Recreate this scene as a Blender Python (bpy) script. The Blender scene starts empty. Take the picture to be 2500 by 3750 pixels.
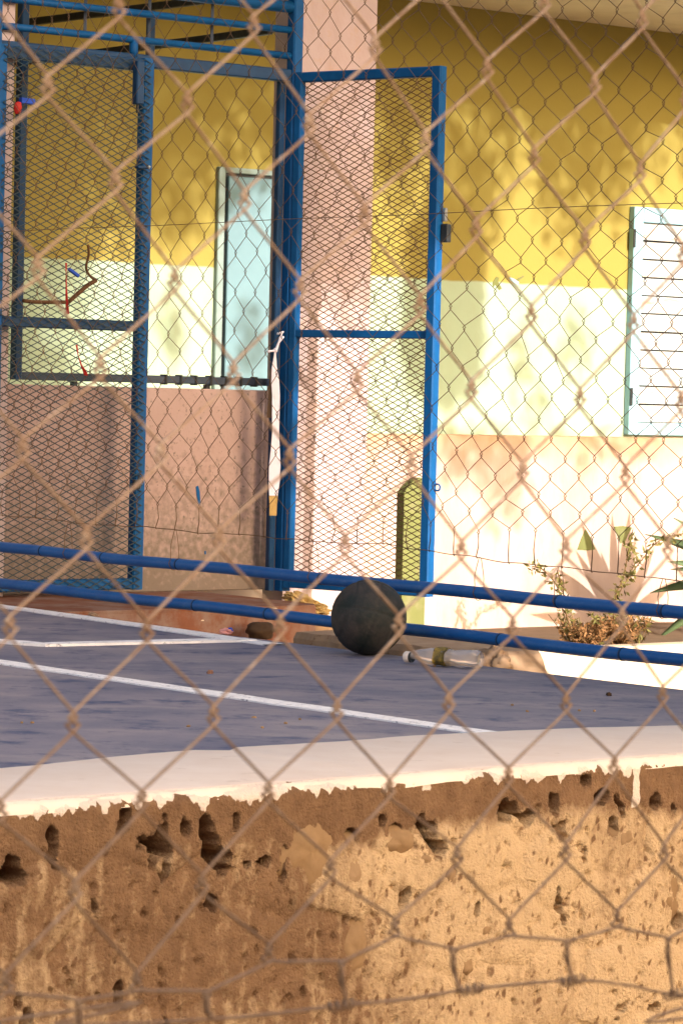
import bpy, math, random
import numpy as np
from mathutils import Vector, Matrix, noise as mnoise

random.seed(7)
RNG = np.random.default_rng(7)
scene = bpy.context.scene
COL = scene.collection

# ------------------------------------------------------------------ camera, sky, sun, exposure
FPX = 12500.0                                   # focal length in pixels of the 2500 x 3750 frame
CAM_Z = 0.79
cam_data = bpy.data.cameras.new('camera')
cam = bpy.data.objects.new('camera', cam_data)
COL.objects.link(cam)
scene.camera = cam
PITCH = math.atan(435 / FPX)
CAM_R = Matrix.Rotation(math.pi / 2 - PITCH, 3, 'X') @ Matrix.Rotation(0.0245, 3, 'Z')
CAM_P = Vector((0, 0, CAM_Z))
cam.matrix_world = Matrix.Translation(CAM_P) @ CAM_R.to_4x4()
cam_data.sensor_fit = 'HORIZONTAL'
cam_data.sensor_width = 24
cam_data.lens = 120
cam_data.clip_start = 0.05
cam_data.clip_end = 2000
cam_data.dof.use_dof = True
cam_data.dof.focus_distance = 11.0
cam_data.dof.aperture_fstop = 36

SUN_AZ = Vector((0.63, -0.776, 0)).normalized()  # horizontal direction towards the sun
SUN_EL = math.radians(18)
SUN_DIR = Vector((SUN_AZ.x * math.cos(SUN_EL), SUN_AZ.y * math.cos(SUN_EL), math.sin(SUN_EL)))
world = bpy.data.worlds.new('World')
scene.world = world
world.use_nodes = True
wn = world.node_tree.nodes
sky = wn.new('ShaderNodeTexSky')
sky.sky_type = 'NISHITA'
sky.sun_disc = False
sky.sun_elevation = SUN_EL
sky.sun_rotation = math.atan2(SUN_AZ.x, SUN_AZ.y)
sky.dust_density = 6.0
sky.air_density = 0.9
sky.ozone_density = 0.4
wn['Background'].inputs['Strength'].default_value = 0.15
world.node_tree.links.new(sky.outputs[0], wn['Background'].inputs['Color'])
sun_data = bpy.data.lights.new('sun', 'SUN')
sun_data.energy = 3.1
sun_data.angle = math.radians(0.55)
sun_data.color = (1.0, 0.965, 0.90)
sun = bpy.data.objects.new('sun', sun_data)
COL.objects.link(sun)
sun.rotation_euler = SUN_DIR.to_track_quat('Z', 'Y').to_euler()
scene.view_settings.view_transform = 'Standard'
scene.view_settings.look = 'None'
scene.view_settings.exposure = 1.55
scene.view_settings.gamma = 1.0
scene.view_settings.use_white_balance = True
scene.view_settings.white_balance_temperature = 6700
scene.view_settings.white_balance_tint = 10

# ------------------------------------------------------------------ helpers
def ray(px, py):
    return CAM_R @ Vector(((px - 1250) / FPX, -(py - 1875) / FPX, -1))

def at(px, py, Y):
    d = ray(px, py)
    return CAM_P + d * (Y / d.y)

def at_z(px, py, z):
    d = ray(px, py)
    return CAM_P + d * ((z - CAM_Z) / d.z)

class Plane:
    """vertical plane: a runs along it, z up, off towards the camera side"""
    def __init__(s, x, y, dx, dy):
        s.o = Vector((x, y, 0)); s.d = Vector((dx, dy, 0)).normalized()
        s.n = Vector((s.d.y, -s.d.x, 0))
    def uv(s, px, py, off=0.0):
        d = ray(px, py)
        t = (s.o + s.n * off - CAM_P).dot(s.n) / d.dot(s.n)
        p = CAM_P + d * t
        return (p - s.o).dot(s.d), p.z
    def a(s, px, py, off=0.0): return s.uv(px, py, off)[0]
    def z(s, px, py, off=0.0): return s.uv(px, py, off)[1]
    def pt(s, a, z, off=0.0):
        p = s.o + s.d * a + s.n * off
        return Vector((p.x, p.y, z))
    def on(s, px, py, off=0.0):
        return s.pt(*s.uv(px, py, off), off)

class MB:
    def __init__(s): s.v = []; s.f = []
    def add(s, vs, fs):
        n = len(s.v); s.v += [tuple(v) for v in vs]; s.f += [tuple(i + n for i in f) for f in fs]; return s
    def box8(s, p):
        """p: 8 corners, bottom loop then top loop"""
        return s.add(p, [(3,2,1,0),(4,5,6,7),(0,1,5,4),(1,2,6,5),(2,3,7,6),(3,0,4,7)])
    def slab(s, pl, a0, a1, z0, z1, o0, o1):
        """box in a plane's own axes; bevelled a little"""
        b = min(0.004, 0.2 * min(abs(a1-a0), abs(z1-z0), abs(o1-o0)))
        return s.bevbox(lambda x, y, z: pl.pt(x, z, y), a0, a1, o0, o1, z0, z1, b)
    def bevbox(s, f, x0, x1, y0, y1, z0, z1, b):
        vs = []; idx = {}
        for ix, x in enumerate((x0, x1)):
            for iy, y in enumerate((y0, y1)):
                for iz, z in enumerate((z0, z1)):
                    sx = b if ix == 0 else -b; sy = b if iy == 0 else -b; sz = b if iz == 0 else -b
                    idx[ix,iy,iz,0] = len(vs); vs.append(f(x, y+sy, z+sz))
                    idx[ix,iy,iz,1] = len(vs); vs.append(f(x+sx, y, z+sz))
                    idx[ix,iy,iz,2] = len(vs); vs.append(f(x+sx, y+sy, z))
        fs = []
        q = [(0,0),(1,0),(1,1),(0,1)]
        for e in (0,1):
            fs.append([idx[e,i,j,0] for i,j in q]); fs.append([idx[i,e,j,1] for i,j in q]); fs.append([idx[i,j,e,2] for i,j in q])
        for i in (0,1):
            for j in (0,1):
                fs.append([idx[0,i,j,1], idx[1,i,j,1], idx[1,i,j,2], idx[0,i,j,2]])
                fs.append([idx[i,0,j,0], idx[i,1,j,0], idx[i,1,j,2], idx[i,0,j,2]])
                fs.append([idx[i,j,0,0], idx[i,j,1,0], idx[i,j,1,1], idx[i,j,0,1]])
        for i in (0,1):
            for j in (0,1):
                for k in (0,1): fs.append([idx[i,j,k,0], idx[i,j,k,1], idx[i,j,k,2]])
        return s.add(vs, fs)
    def bar(s, p, q, w, h=None, up=None):
        """rectangular bar from p to q, bevelled on its long edges"""
        h = h or w
        p, q = Vector(p), Vector(q); d = (q-p).normalized()
        up = up or (Vector((0,0,1)) if abs(d.z) < 0.9 else Vector((0,1,0)))
        x = d.cross(up).normalized(); y = x.cross(d).normalized()
        b = 0.12 * min(w, h); hw, hh = w/2, h/2
        prof = [(-hw+b,-hh),(hw-b,-hh),(hw,-hh+b),(hw,hh-b),(hw-b,hh),(-hw+b,hh),(-hw,hh-b),(-hw,-hh+b)]
        vs = [p + x*a + y*c for a,c in prof] + [q + x*a + y*c for a,c in prof]
        fs = [(i,(i+1)%8,8+(i+1)%8,8+i) for i in range(8)] + [tuple(range(7,-1,-1)), tuple(range(8,16))]
        return s.add(vs, fs)
    def strip(s, p, q, w, t, nrm):
        """cheap four-sided bar without ends"""
        d = (q-p).normalized(); x = d.cross(nrm).normalized() * (w/2); y = nrm * (t/2)
        vs = [p-x-y, p+x-y, p+x+y, p-x+y, q-x-y, q+x-y, q+x+y, q-x+y]
        return s.add(vs, [(0,1,5,4),(1,2,6,5),(2,3,7,6),(3,0,4,7)])
    def tube(s, pts, r, sides=8, caps=True):
        pts = [Vector(p) for p in pts]; n = len(pts)
        rr = r if hasattr(r, '__len__') else [r]*n
        vs = []; prev = None
        for i, p in enumerate(pts):
            t = (pts[min(i+1,n-1)] - pts[max(i-1,0)])
            t = t.normalized() if t.length > 1e-9 else Vector((0,0,1))
            if prev is None:
                ref = Vector((0,0,1)) if abs(t.z) < 0.9 else Vector((1,0,0))
                x = t.cross(ref).normalized()
            else:
                x = (prev - t * prev.dot(t)); x = x.normalized() if x.length > 1e-6 else t.orthogonal().normalized()
            prev = x; y = t.cross(x)
            for k in range(sides):
                a = 2*math.pi*k/sides
                vs.append(p + (x*math.cos(a) + y*math.sin(a))*rr[i])
        fs = [(i*sides+k, i*sides+(k+1)%sides, (i+1)*sides+(k+1)%sides, (i+1)*sides+k) for i in range(n-1) for k in range(sides)]
        if caps: fs += [tuple(range(sides-1,-1,-1)), tuple((n-1)*sides+k for k in range(sides))]
        return s.add(vs, fs)
    def prism(s, poly, z0, z1):
        n = len(poly)
        vs = [(x,y,z0) for x,y in poly] + [(x,y,z1) for x,y in poly]
        fs = [tuple(range(n-1,-1,-1)), tuple(range(n,2*n))] + [(i,(i+1)%n,n+(i+1)%n,n+i) for i in range(n)]
        return s.add(vs, fs)
    def blob(s, c, rx, ry, rz, rough=0.2, freq=1.5, seed=0, rot=0.0, nu=18, nv=12, flat=None):
        c = Vector(c); vs = []
        R = Matrix.Rotation(rot, 3, 'Z')
        for j in range(nv+1):
            th = math.pi*j/nv
            for i in range(nu):
                ph = 2*math.pi*i/nu
                d = Vector((math.sin(th)*math.cos(ph), math.sin(th)*math.sin(ph), math.cos(th)))
                k = 1 + rough*mnoise.noise(d*freq + Vector((seed*3.1, seed*1.7, seed))) + rough*0.4*mnoise.noise(d*freq*3 + Vector((seed, seed*2.3, 5)))
                p = R @ Vector((d.x*rx*k, d.y*ry*k, d.z*rz*k))
                if flat is not None and p.z < flat: p.z = flat
                vs.append(c + p)
        fs = [(j*nu+i, (j+1)*nu+i, (j+1)*nu+(i+1)%nu, j*nu+(i+1)%nu) for j in range(nv) for i in range(nu)]
        return s.add(vs, fs)

def obj(name, mb, mat, parent=None, smooth=False, label=None, cat=None, group=None, kind=None, origin=None):
    me = bpy.data.meshes.new(name)
    base = Vector((0,0,0))
    p = parent
    while p is not None:
        base += p.location; p = p.parent
    own = Vector((0,0,0))
    if origin is not None: own = Vector(origin) - base
    sh = base + own
    vs = mb.v if sh.length < 1e-9 else [(v[0]-sh.x, v[1]-sh.y, v[2]-sh.z) for v in mb.v]
    me.from_pydata(vs, [], mb.f)
    if smooth: me.polygons.foreach_set('use_smooth', [True]*len(me.polygons))
    me.update()
    o = bpy.data.objects.new(name, me); COL.objects.link(o)
    o.location = own
    if mat is not None: me.materials.append(mat)
    if parent is not None: o.parent = parent
    tag(o, label, cat, group, kind)
    return o

def tag(o, label=None, cat=None, group=None, kind=None):
    if label: o['label'] = label
    if cat: o['category'] = cat
    if group: o['group'] = group
    if kind: o['kind'] = kind
    return o

def thing(name, loc, label, cat, group=None):
    o = bpy.data.objects.new(name, None); COL.objects.link(o)
    o.location = loc; o.empty_display_size = 0.1
    return tag(o, label, cat, group)

def spline(pts, n=4):
    pts = [Vector(p) for p in pts]; out = []
    for i in range(len(pts)-1):
        p0 = pts[max(i-1,0)]; p1 = pts[i]; p2 = pts[i+1]; p3 = pts[min(i+2,len(pts)-1)]
        for k in range(n):
            t = k/n
            out.append(0.5*((2*p1) + (p2-p0)*t + (2*p0-5*p1+4*p2-p3)*t*t + (3*p1-p0-3*p2+p3)*t**3))
    out.append(pts[-1]); return out

# ------------------------------------------------------------------ materials
def lin(r, g, b):
    f = lambda c: (c/255/12.92) if c <= 10.3 else ((c/255+0.055)/1.055)**2.4
    return (f(r), f(g), f(b), 1)

def mat(name, c1, c2=None, scale=8.0, rough=0.75, bump=0.15, bscale=60.0, stretch=(1,1,1), metallic=0.0, c3=None, s3=30.0, t3=(0.6,0.72), spec=0.3, detail=6, dist=0.002):
    m = bpy.data.materials.new(name); m.use_nodes = True
    nt = m.node_tree; N = nt.nodes; L = nt.links
    bs = N['Principled BSDF']
    bs.inputs['Roughness'].default_value = rough; bs.inputs['Metallic'].default_value = metallic
    bs.inputs['Specular IOR Level'].default_value = spec
    geo = N.new('ShaderNodeNewGeometry'); mp = N.new('ShaderNodeMapping'); mp.inputs['Scale'].default_value = stretch
    L.new(geo.outputs['Position'], mp.inputs['Vector'])
    c2 = c2 or tuple(x*0.7 for x in c1[:3]) + (1,)
    n1 = N.new('ShaderNodeTexNoise'); n1.inputs['Scale'].default_value = scale; n1.inputs['Detail'].default_value = detail; n1.inputs['Roughness'].default_value = 0.65
    L.new(mp.outputs[0], n1.inputs['Vector'])
    rp = N.new('ShaderNodeValToRGB'); rp.color_ramp.elements[0].position = 0.34; rp.color_ramp.elements[1].position = 0.66
    rp.color_ramp.elements[0].color = c1; rp.color_ramp.elements[1].color = c2
    L.new(n1.outputs['Fac'], rp.inputs['Fac'])
    out = rp.outputs['Color']
    if c3:
        n3 = N.new('ShaderNodeTexNoise'); n3.inputs['Scale'].default_value = s3; n3.inputs['Detail'].default_value = 5; n3.inputs['Roughness'].default_value = 0.7
        L.new(mp.outputs[0], n3.inputs['Vector'])
        r3 = N.new('ShaderNodeMapRange'); r3.inputs['From Min'].default_value = t3[0]; r3.inputs['From Max'].default_value = t3[1]
        L.new(n3.outputs['Fac'], r3.inputs['Value'])
        mx = N.new('ShaderNodeMix'); mx.data_type = 'RGBA'; mx.inputs['B'].default_value = c3
        L.new(r3.outputs[0], mx.inputs['Factor']); L.new(out, mx.inputs['A']); out = mx.outputs['Result']
    L.new(out, bs.inputs['Base Color'])
    if bump:
        nb = N.new('ShaderNodeTexNoise'); nb.inputs['Scale'].default_value = bscale; nb.inputs['Detail'].default_value = 5
        L.new(mp.outputs[0], nb.inputs['Vector'])
        b = N.new('ShaderNodeBump'); b.inputs['Strength'].default_value = bump; b.inputs['Distance'].default_value = dist
        L.new(nb.outputs['Fac'], b.inputs['Height']); L.new(b.outputs[0], bs.inputs['Normal'])
    m['out'] = 0
    return m

def bsdf(m): return m.node_tree.nodes['Principled BSDF']
def color_in(m):
    """socket that currently feeds Base Color"""
    for l in m.node_tree.links:
        if l.to_socket == bsdf(m).inputs['Base Color']: return l.from_socket

def mix_z(m, color, z0, z1, ns=30.0, amp=0.05, strength=1.0):
    """dirt, a paint coat or painted shade of its own colour below/above a height, with an uneven edge"""
    nt = m.node_tree; N = nt.nodes; L = nt.links; src = color_in(m)
    geo = N.new('ShaderNodeNewGeometry'); sep = N.new('ShaderNodeSeparateXYZ'); L.new(geo.outputs['Position'], sep.inputs[0])
    nz = N.new('ShaderNodeTexNoise'); nz.inputs['Scale'].default_value = ns; nz.inputs['Detail'].default_value = 6; L.new(geo.outputs['Position'], nz.inputs['Vector'])
    ma = N.new('ShaderNodeMath'); ma.operation = 'MULTIPLY_ADD'; ma.inputs[1].default_value = amp*2; L.new(nz.outputs['Fac'], ma.inputs[0])
    ad = N.new('ShaderNodeMath'); ad.operation = 'SUBTRACT'; L.new(sep.outputs['Z'], ad.inputs[0]); ad.inputs[1].default_value = amp
    L.new(ad.outputs[0], ma.inputs[2])
    mr = N.new('ShaderNodeMapRange'); mr.inputs['From Min'].default_value = z0; mr.inputs['From Max'].default_value = z1
    mr.inputs['To Max'].default_value = strength
    L.new(ma.outputs[0], mr.inputs['Value'])
    mx = N.new('ShaderNodeMix'); mx.data_type = 'RGBA'; mx.inputs['B'].default_value = color
    L.new(mr.outputs[0], mx.inputs['Factor']); L.new(src, mx.inputs['A']); L.new(mx.outputs['Result'], bsdf(m).inputs['Base Color'])

M = {}
M['ground'] = mat('ground', (0.27,0.19,0.12,1), (0.20,0.135,0.08,1), 1.5, 0.95, 0.5, 40)
M['court'] = mat('court', (0.115,0.113,0.165,1), (0.225,0.195,0.225,1), 2.6, 0.72, 0.3, 90, stretch=(1,1,1), c3=(0.045,0.058,0.125,1), s3=6.0, t3=(0.53,0.66), detail=9)
def layer(m, color, scale, lo, hi, strength, stretch=(1,1,1), rot=0.0, detail=8):
    nt = m.node_tree; N = nt.nodes; L = nt.links; src = color_in(m)
    geo = N.new('ShaderNodeNewGeometry'); mp = N.new('ShaderNodeMapping'); mp.inputs['Scale'].default_value = stretch; mp.inputs['Rotation'].default_value = (0,0,rot)
    L.new(geo.outputs['Position'], mp.inputs['Vector'])
    n = N.new('ShaderNodeTexNoise'); n.inputs['Scale'].default_value = scale; n.inputs['Detail'].default_value = detail; n.inputs['Roughness'].default_value = 0.7
    L.new(mp.outputs[0], n.inputs['Vector'])
    mr = N.new('ShaderNodeMapRange'); mr.inputs['From Min'].default_value = lo; mr.inputs['From Max'].default_value = hi; mr.inputs['To Max'].default_value = strength
    L.new(n.outputs['Fac'], mr.inputs['Value'])
    mx = N.new('ShaderNodeMix'); mx.data_type = 'RGBA'; mx.inputs['B'].default_value = color
    L.new(mr.outputs[0], mx.inputs['Factor']); L.new(src, mx.inputs['A']); L.new(mx.outputs['Result'], bsdf(m).inputs['Base Color'])
layer(M['court'], (0.33,0.275,0.27,1), 1.6, 0.5, 0.72, 0.75, (1,2.2,1), 0.9)
layer(M['court'], (0.035,0.04,0.07,1), 38, 0.60, 0.70, 0.7)
layer(M['court'], (0.40,0.36,0.36,1), 75, 0.64, 0.72, 0.6)
M['band'] = mat('band', (0.80,0.645,0.54,1), (0.74,0.57,0.46,1), 5, 0.8, 0.3, 60, c3=(0.55,0.38,0.28,1), s3=9, t3=(0.62,0.8))
M['line'] = mat('line', (0.86,0.82,0.82,1), (0.74,0.69,0.69,1), 25, 0.75, 0.2, 120, c3=(0.3,0.27,0.29,1), s3=42, t3=(0.56,0.66))
M['blue'] = mat('blue_paint', (0.001,0.058,0.185,1), (0.002,0.075,0.23,1), 14, 0.5, 0.12, 120, c3=(0.09,0.09,0.12,1), s3=70, t3=(0.68,0.76), spec=0.18)
M['blue_pipe'] = mat('blue_pipe_paint', (0.005,0.082,0.275,1), (0.010,0.105,0.32,1), 9, 0.42, 0.2, 60, c3=(0.13,0.13,0.17,1), s3=55, t3=(0.68,0.76), spec=0.25)
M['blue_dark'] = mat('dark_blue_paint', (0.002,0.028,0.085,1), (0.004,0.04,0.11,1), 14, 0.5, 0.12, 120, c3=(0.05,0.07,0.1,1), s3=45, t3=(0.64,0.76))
M['blue_mesh'] = mat('teal_mesh_paint', (0.008,0.036,0.055,1), (0.03,0.035,0.038,1), 40, 0.55, 0.1, 200)
M['rail_metal'] = mat('slate_metal', (0.03,0.045,0.075,1), (0.05,0.06,0.085,1), 20, 0.5, 0.1, 120)
M['black_metal'] = mat('black_metal', (0.012,0.016,0.02,1), (0.03,0.03,0.03,1), 30, 0.5, 0.1, 150)
M['rust_wire'] = mat('rusty_wire', (0.56,0.37,0.24,1), (0.38,0.21,0.11,1), 45, 0.42, 0.3, 500, metallic=0.25, c3=(0.62,0.45,0.33,1), s3=120, t3=(0.55,0.65), dist=0.0005)

M['brown_wire'] = mat('brown_wire', (0.11,0.06,0.03,1), (0.17,0.095,0.05,1), 30, 0.5, 0, 500, metallic=0.3)
M['pink'] = mat('pink_plaster', (0.47,0.36,0.36,1), (0.42,0.315,0.31,1), 3, 0.85, 0.35, 70, c3=(0.45,0.31,0.25,1), s3=14, t3=(0.55,0.75))
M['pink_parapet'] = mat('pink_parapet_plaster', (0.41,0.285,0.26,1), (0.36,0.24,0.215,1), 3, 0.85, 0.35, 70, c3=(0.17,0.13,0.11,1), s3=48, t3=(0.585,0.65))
M['base'] = mat('base_plaster', (0.45,0.33,0.285,1), (0.41,0.285,0.235,1), 2.2, 0.85, 0.3, 60, stretch=(1,1,0.35), c3=(0.44,0.27,0.17,1), s3=4, t3=(0.58,0.8))
M['wall'] = mat('two_tone_wall', (0.315,0.395,0.29,1), (0.285,0.36,0.255,1), 2.0, 0.8, 0.25, 50)
M['soffit'] = mat('soffit', (0.62,0.56,0.42,1), (0.56,0.49,0.36,1), 2, 0.9, 0.3, 40)
M['shutter'] = mat('shutter_blue', (0.25,0.43,0.51,1), (0.22,0.39,0.47,1), 6, 0.6, 0.15, 80)
M['slat'] = mat('shutter_slat', (0.29,0.365,0.40,1), (0.36,0.295,0.25,1), 9, 0.65, 0.2, 80, stretch=(1,1,5), c3=(0.33,0.21,0.14,1), s3=8, t3=(0.55,0.72))
M['door'] = mat('door_blue', (0.125,0.215,0.25,1), (0.11,0.19,0.225,1), 4, 0.5, 0.1, 60)
M['frame_grey'] = mat('door_frame_grey', (0.19,0.25,0.235,1), (0.16,0.21,0.2,1), 8, 0.6, 0.1, 60)
M['red_step'] = mat('red_step', (0.20,0.078,0.045,1), (0.155,0.058,0.034,1), 6, 0.9, 0.35, 60, c3=(0.22,0.14,0.11,1), s3=7, t3=(0.42,0.62), spec=0.1)
M['kerb'] = mat('old_kerb', (0.40,0.26,0.16,1), (0.30,0.18,0.105,1), 9, 0.9, 0.6, 50, c3=(0.14,0.075,0.04,1), s3=18, t3=(0.6,0.7))
M['planter'] = mat('planter_kerb', (0.60,0.47,0.35,1), (0.52,0.40,0.29,1), 3, 0.9, 0.4, 40)
M['soil'] = mat('soil', (0.14,0.085,0.05,1), (0.09,0.055,0.03,1), 12, 0.95, 0.6, 60)
M['olive'] = mat('olive_paint_and_shade', (0.135,0.14,0.045,1), (0.115,0.12,0.036,1), 5, 0.8, 0.2, 60)
M['ball'] = mat('worn_rubber', (0.010,0.014,0.013,1), (0.024,0.022,0.020,1), 9, 0.66, 0.5, 90, c3=(0.055,0.040,0.034,1), s3=7, t3=(0.46,0.68), spec=0.35)
M['stone'] = mat('field_stone', (0.28,0.168,0.084,1), (0.21,0.12,0.057,1), 12, 0.85, 0.5, 70, c3=(0.30,0.16,0.07,1), s3=16, t3=(0.6,0.75))
M['grey_stone'] = mat('grey_stone', (0.29,0.18,0.098,1), (0.23,0.135,0.068,1), 14, 0.85, 0.5, 70)
M['dark_stone'] = mat('dark_stone', (0.028,0.014,0.007,1), (0.055,0.028,0.013,1), 25, 0.9, 0.8, 60)
M['cloth'] = mat('yellow_cloth', (0.46,0.31,0.12,1), (0.35,0.22,0.08,1), 18, 0.9, 0.3, 80)
M['ribbon'] = mat('white_ribbon', (0.70,0.66,0.78,1), (0.66,0.61,0.72,1), 10, 0.8, 0.1, 80)
M['wood'] = mat('bare_wood', (0.22,0.13,0.07,1), (0.15,0.085,0.045,1), 30, 0.85, 0.4, 80, stretch=(1,1,0.2))
M['twig'] = mat('twig_bark', (0.11,0.05,0.02,1), (0.07,0.03,0.012,1), 40, 0.9, 0.5, 120)
M['red'] = mat('red_strip', (0.40,0.018,0.012,1), (0.33,0.012,0.01,1), 20, 0.6, 0.05, 60)
M['blue_bit'] = mat('blue_scrap', (0.01,0.06,0.42,1), (0.01,0.05,0.34,1), 20, 0.6, 0.05, 60)
M['pink_scrap'] = mat('pink_scrap', (0.62,0.27,0.24,1), (0.5,0.2,0.18,1), 20, 0.8, 0.2, 60)
M['agave'] = mat('agave_leaf', (0.055,0.085,0.04,1), (0.085,0.12,0.05,1), 12, 0.55, 0.2, 60)
M['weed'] = mat('weed_leaf', (0.095,0.095,0.022,1), (0.15,0.115,0.03,1), 40, 0.7, 0, 60)
M['stem'] = mat('weed_stem', (0.14,0.08,0.03,1), (0.11,0.06,0.025,1), 40, 0.8, 0, 60)
M['dry'] = mat('dry_leaf', (0.22,0.11,0.04,1), (0.15,0.07,0.03,1), 40, 0.8, 0, 60)
M['leaf'] = mat('tree_leaf', (0.045,0.085,0.02,1), (0.075,0.12,0.03,1), 5, 0.6, 0, 60)
M['bark'] = mat('bark', (0.13,0.09,0.06,1), (0.09,0.06,0.04,1), 20, 0.95, 0.8, 30, stretch=(1,1,0.3))
M['cream'] = mat('cream_plaster', (0.62,0.50,0.40,1), (0.55,0.43,0.33,1), 2, 0.9, 0.3, 40)
M['roof_metal'] = mat('roof_sheet', (0.3,0.2,0.15,1), (0.24,0.15,0.11,1), 6, 0.6, 0.2, 40)
M['cap'] = mat('bottle_cap', (0.68,0.58,0.52,1), (0.6,0.5,0.45,1), 20, 0.5, 0.05, 60)
M['label_black'] = mat('black_print', (0.015,0.015,0.015,1), (0.3,0.2,0.03,1), 45, 0.5, 0, 60)
M['steel'] = mat('bright_steel', (0.45,0.45,0.45,1), (0.35,0.35,0.35,1), 30, 0.35, 0.05, 100, metallic=0.9)
M['weed'].node_tree.nodes['Principled BSDF'].inputs['Subsurface Weight'].default_value = 0.0
m = M['plastic'] = mat('clear_plastic', (0.90,0.80,0.75,1), (0.84,0.74,0.69,1), 20, 0.25, 0.25, 40, spec=0.5)
bsdf(m).inputs['Transmission Weight'].default_value = 0.68
bsdf(m).inputs['IOR'].default_value = 1.2

for k, c, st in (('wall',(0.30,0.25,0.14,1),0.35),('base',(0.33,0.20,0.12,1),0.5),('pink',(0.36,0.24,0.20,1),0.5),('soffit',(0.4,0.33,0.22,1),0.5)):
    layer(M[k], c, 3.0, 0.50, 0.75, st, (1,1,0.35))
layer(M['blue'], (0.045,0.03,0.022,1), 95, 0.66, 0.70, 0.85)
layer(M['blue_pipe'], (0.05,0.032,0.022,1), 80, 0.67, 0.70, 0.85)
layer(M['blue_pipe'], (0.05,0.14,0.33,1), 16, 0.52, 0.7, 0.7, (1,1,3))
# ------------------------------------------------------------------ planes of the place
WALL = Plane(0, 18.0, 1, 0.85)           # building front
GATE = Plane(-0.242, 14.4, 0.770, 0.638) # gate frame, origin at the hinge post
LEAF = Plane(-0.212, 14.36, 0.804, -0.595)  # right leaf, swung open towards the camera
RAIL = Plane(0, 10.75, 1, -1.311)        # back fence and its pipes
EDGE = Plane(0, 10.55, 1, -1.27)         # far edge of the court
FRONT = Plane(0, 6.9, 1, 0.85)           # face of the retaining wall
NEAR = Plane(0, 1.85, 1, 1.1)            # near chain link fence

# ================================================================== SETTING
g = MB(); G = 400
g.add([(-G,-G,-0.95),(G,-G,-0.95),(G,G,-0.95),(-G,G,-0.95)], [(0,1,2,3)])
obj('ground', g, M['ground'], kind='structure')

# ---- raised court
def line_x(p, d, q, e):
    A = Matrix(((d.x, -e.x), (d.y, -e.y))); s = A.inverted() @ Vector((q.x-p.x, q.y-p.y)); return p + d*s[0]
corner = line_x(FRONT.o, FRONT.d, EDGE.o, EDGE.d)
dn, df = -FRONT.d, -EDGE.d
c0 = corner; c1 = corner + dn*9; c2 = c1 + df*16; c3 = corner + df*16
inset = -FRONT.n*0.22
court = MB()
court.prism([(p.x,p.y) for p in (c0+inset, c3, c2, c1+inset)], -0.95, 0.0)
court_o = obj('court', court, M['court'], kind='structure')

def on_court(mb, pts, w, z, jit=0.006, step=0.12):
    """a hand painted line with slightly uneven edges, laid on the court"""
    P = []
    for a, b in zip(pts[:-1], pts[1:]):
        n = max(2, int((b-a).length/step))
        P += [a + (b-a)*k/n for k in range(n)]
    P.append(pts[-1]); vs = []
    for i, p in enumerate(P):
        t = (P[min(i+1,len(P)-1)] - P[max(i-1,0)]).normalized(); n = Vector((-t.y, t.x, 0))
        j1 = random.uniform(-jit,jit); j2 = random.uniform(-jit,jit)
        a = p + n*(w/2+j1); b = p - n*(w/2+j2)
        vs += [(a.x,a.y,z),(b.x,b.y,z)]
    k = len(vs); lo = [(x,y,-0.001) for x,y,_ in vs]
    f = []
    for i in range(len(P)-1):
        f += [(2*i,2*i+1,2*i+3,2*i+2),(2*i+1,k+2*i+1,k+2*i+3,2*i+3),(2*i,2*i+2,k+2*i+2,k+2*i)]
    return mb.add(vs+lo, f)
L2a, L2b = at_z(0,2428,0), at_z(1830,2696,0)
L2a = L2a + (L2a-L2b)*2
obj('court_line', on_court(MB(), [L2a,L2b], 0.075, 0.004), M['line'], court_o)
L1 = [at_z(0,2222,0), at_z(420,2279,0), at_z(890,2348,0), at_z(1010,2364,0)]
L1.insert(0, L1[0] + (L1[0]-L1[1])*3)
obj('court_line', on_court(MB(), L1, 0.08, 0.004), M['line'], court_o)
L1b = [at_z(160,2366,0), at_z(500,2357,0), at_z(915,2348,0)]
L1b = [at_z(0,2353,0) + (at_z(0,2353,0)-at_z(160,2366,0))*3, at_z(0,2353,0)] + L1b
obj('court_line', on_court(MB(), L1b, 0.075, 0.008), M['line'], court_o)

# white painted strip along the near edge of the court (the inner edge is hand painted)
inner = [at_z(x,y,0) for x,y in ((0,2822),(150,2808),(420,2778),(700,2755),(830,2757),(852,2745),(1250,2722),(1500,2702),(1800,2687),(2150,2672),(2500,2664))]
inner = [inner[0] + dn*6] + inner + [inner[-1] - dn*1.0]
vs = []
fine = []
for a, b in zip(inner[:-1], inner[1:]):
    n = max(1, int((b-a).length/0.03))
    fine += [a + (b-a)*k/n for k in range(n)]
fine.append(inner[-1])
for p in fine:
    q = p + FRONT.n * 0.006 * (mnoise.noise(p*14))
    al = (p - FRONT.o).dot(FRONT.d); o_ = FRONT.pt(al, 0, -0.03)
    i_ = q - FRONT.n*0.0
    w_ = 0.004*mnoise.noise(Vector((al*8,1,0)))
    j_ = q + FRONT.n*0.012
    row = [(i_.x,i_.y,0.001),(j_.x,j_.y,0.006)]
    for off,z in ((-0.05,0.0066),(-0.034,0.0066),(-0.010,0.002+w_),(0.000,-0.008+w_),(0.004,-0.018+2*w_)):
        e_ = FRONT.pt(al, z, off + w_); row.append(tuple(e_))
    vs += row
band = MB().add(vs, [(7*i+k,7*i+k+1,7*i+7+k+1,7*i+7+k) for i in range(len(fine)-1) for k in range(6)])
obj('white_edge_strip', band, M['band'], court_o, smooth=True)

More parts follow.
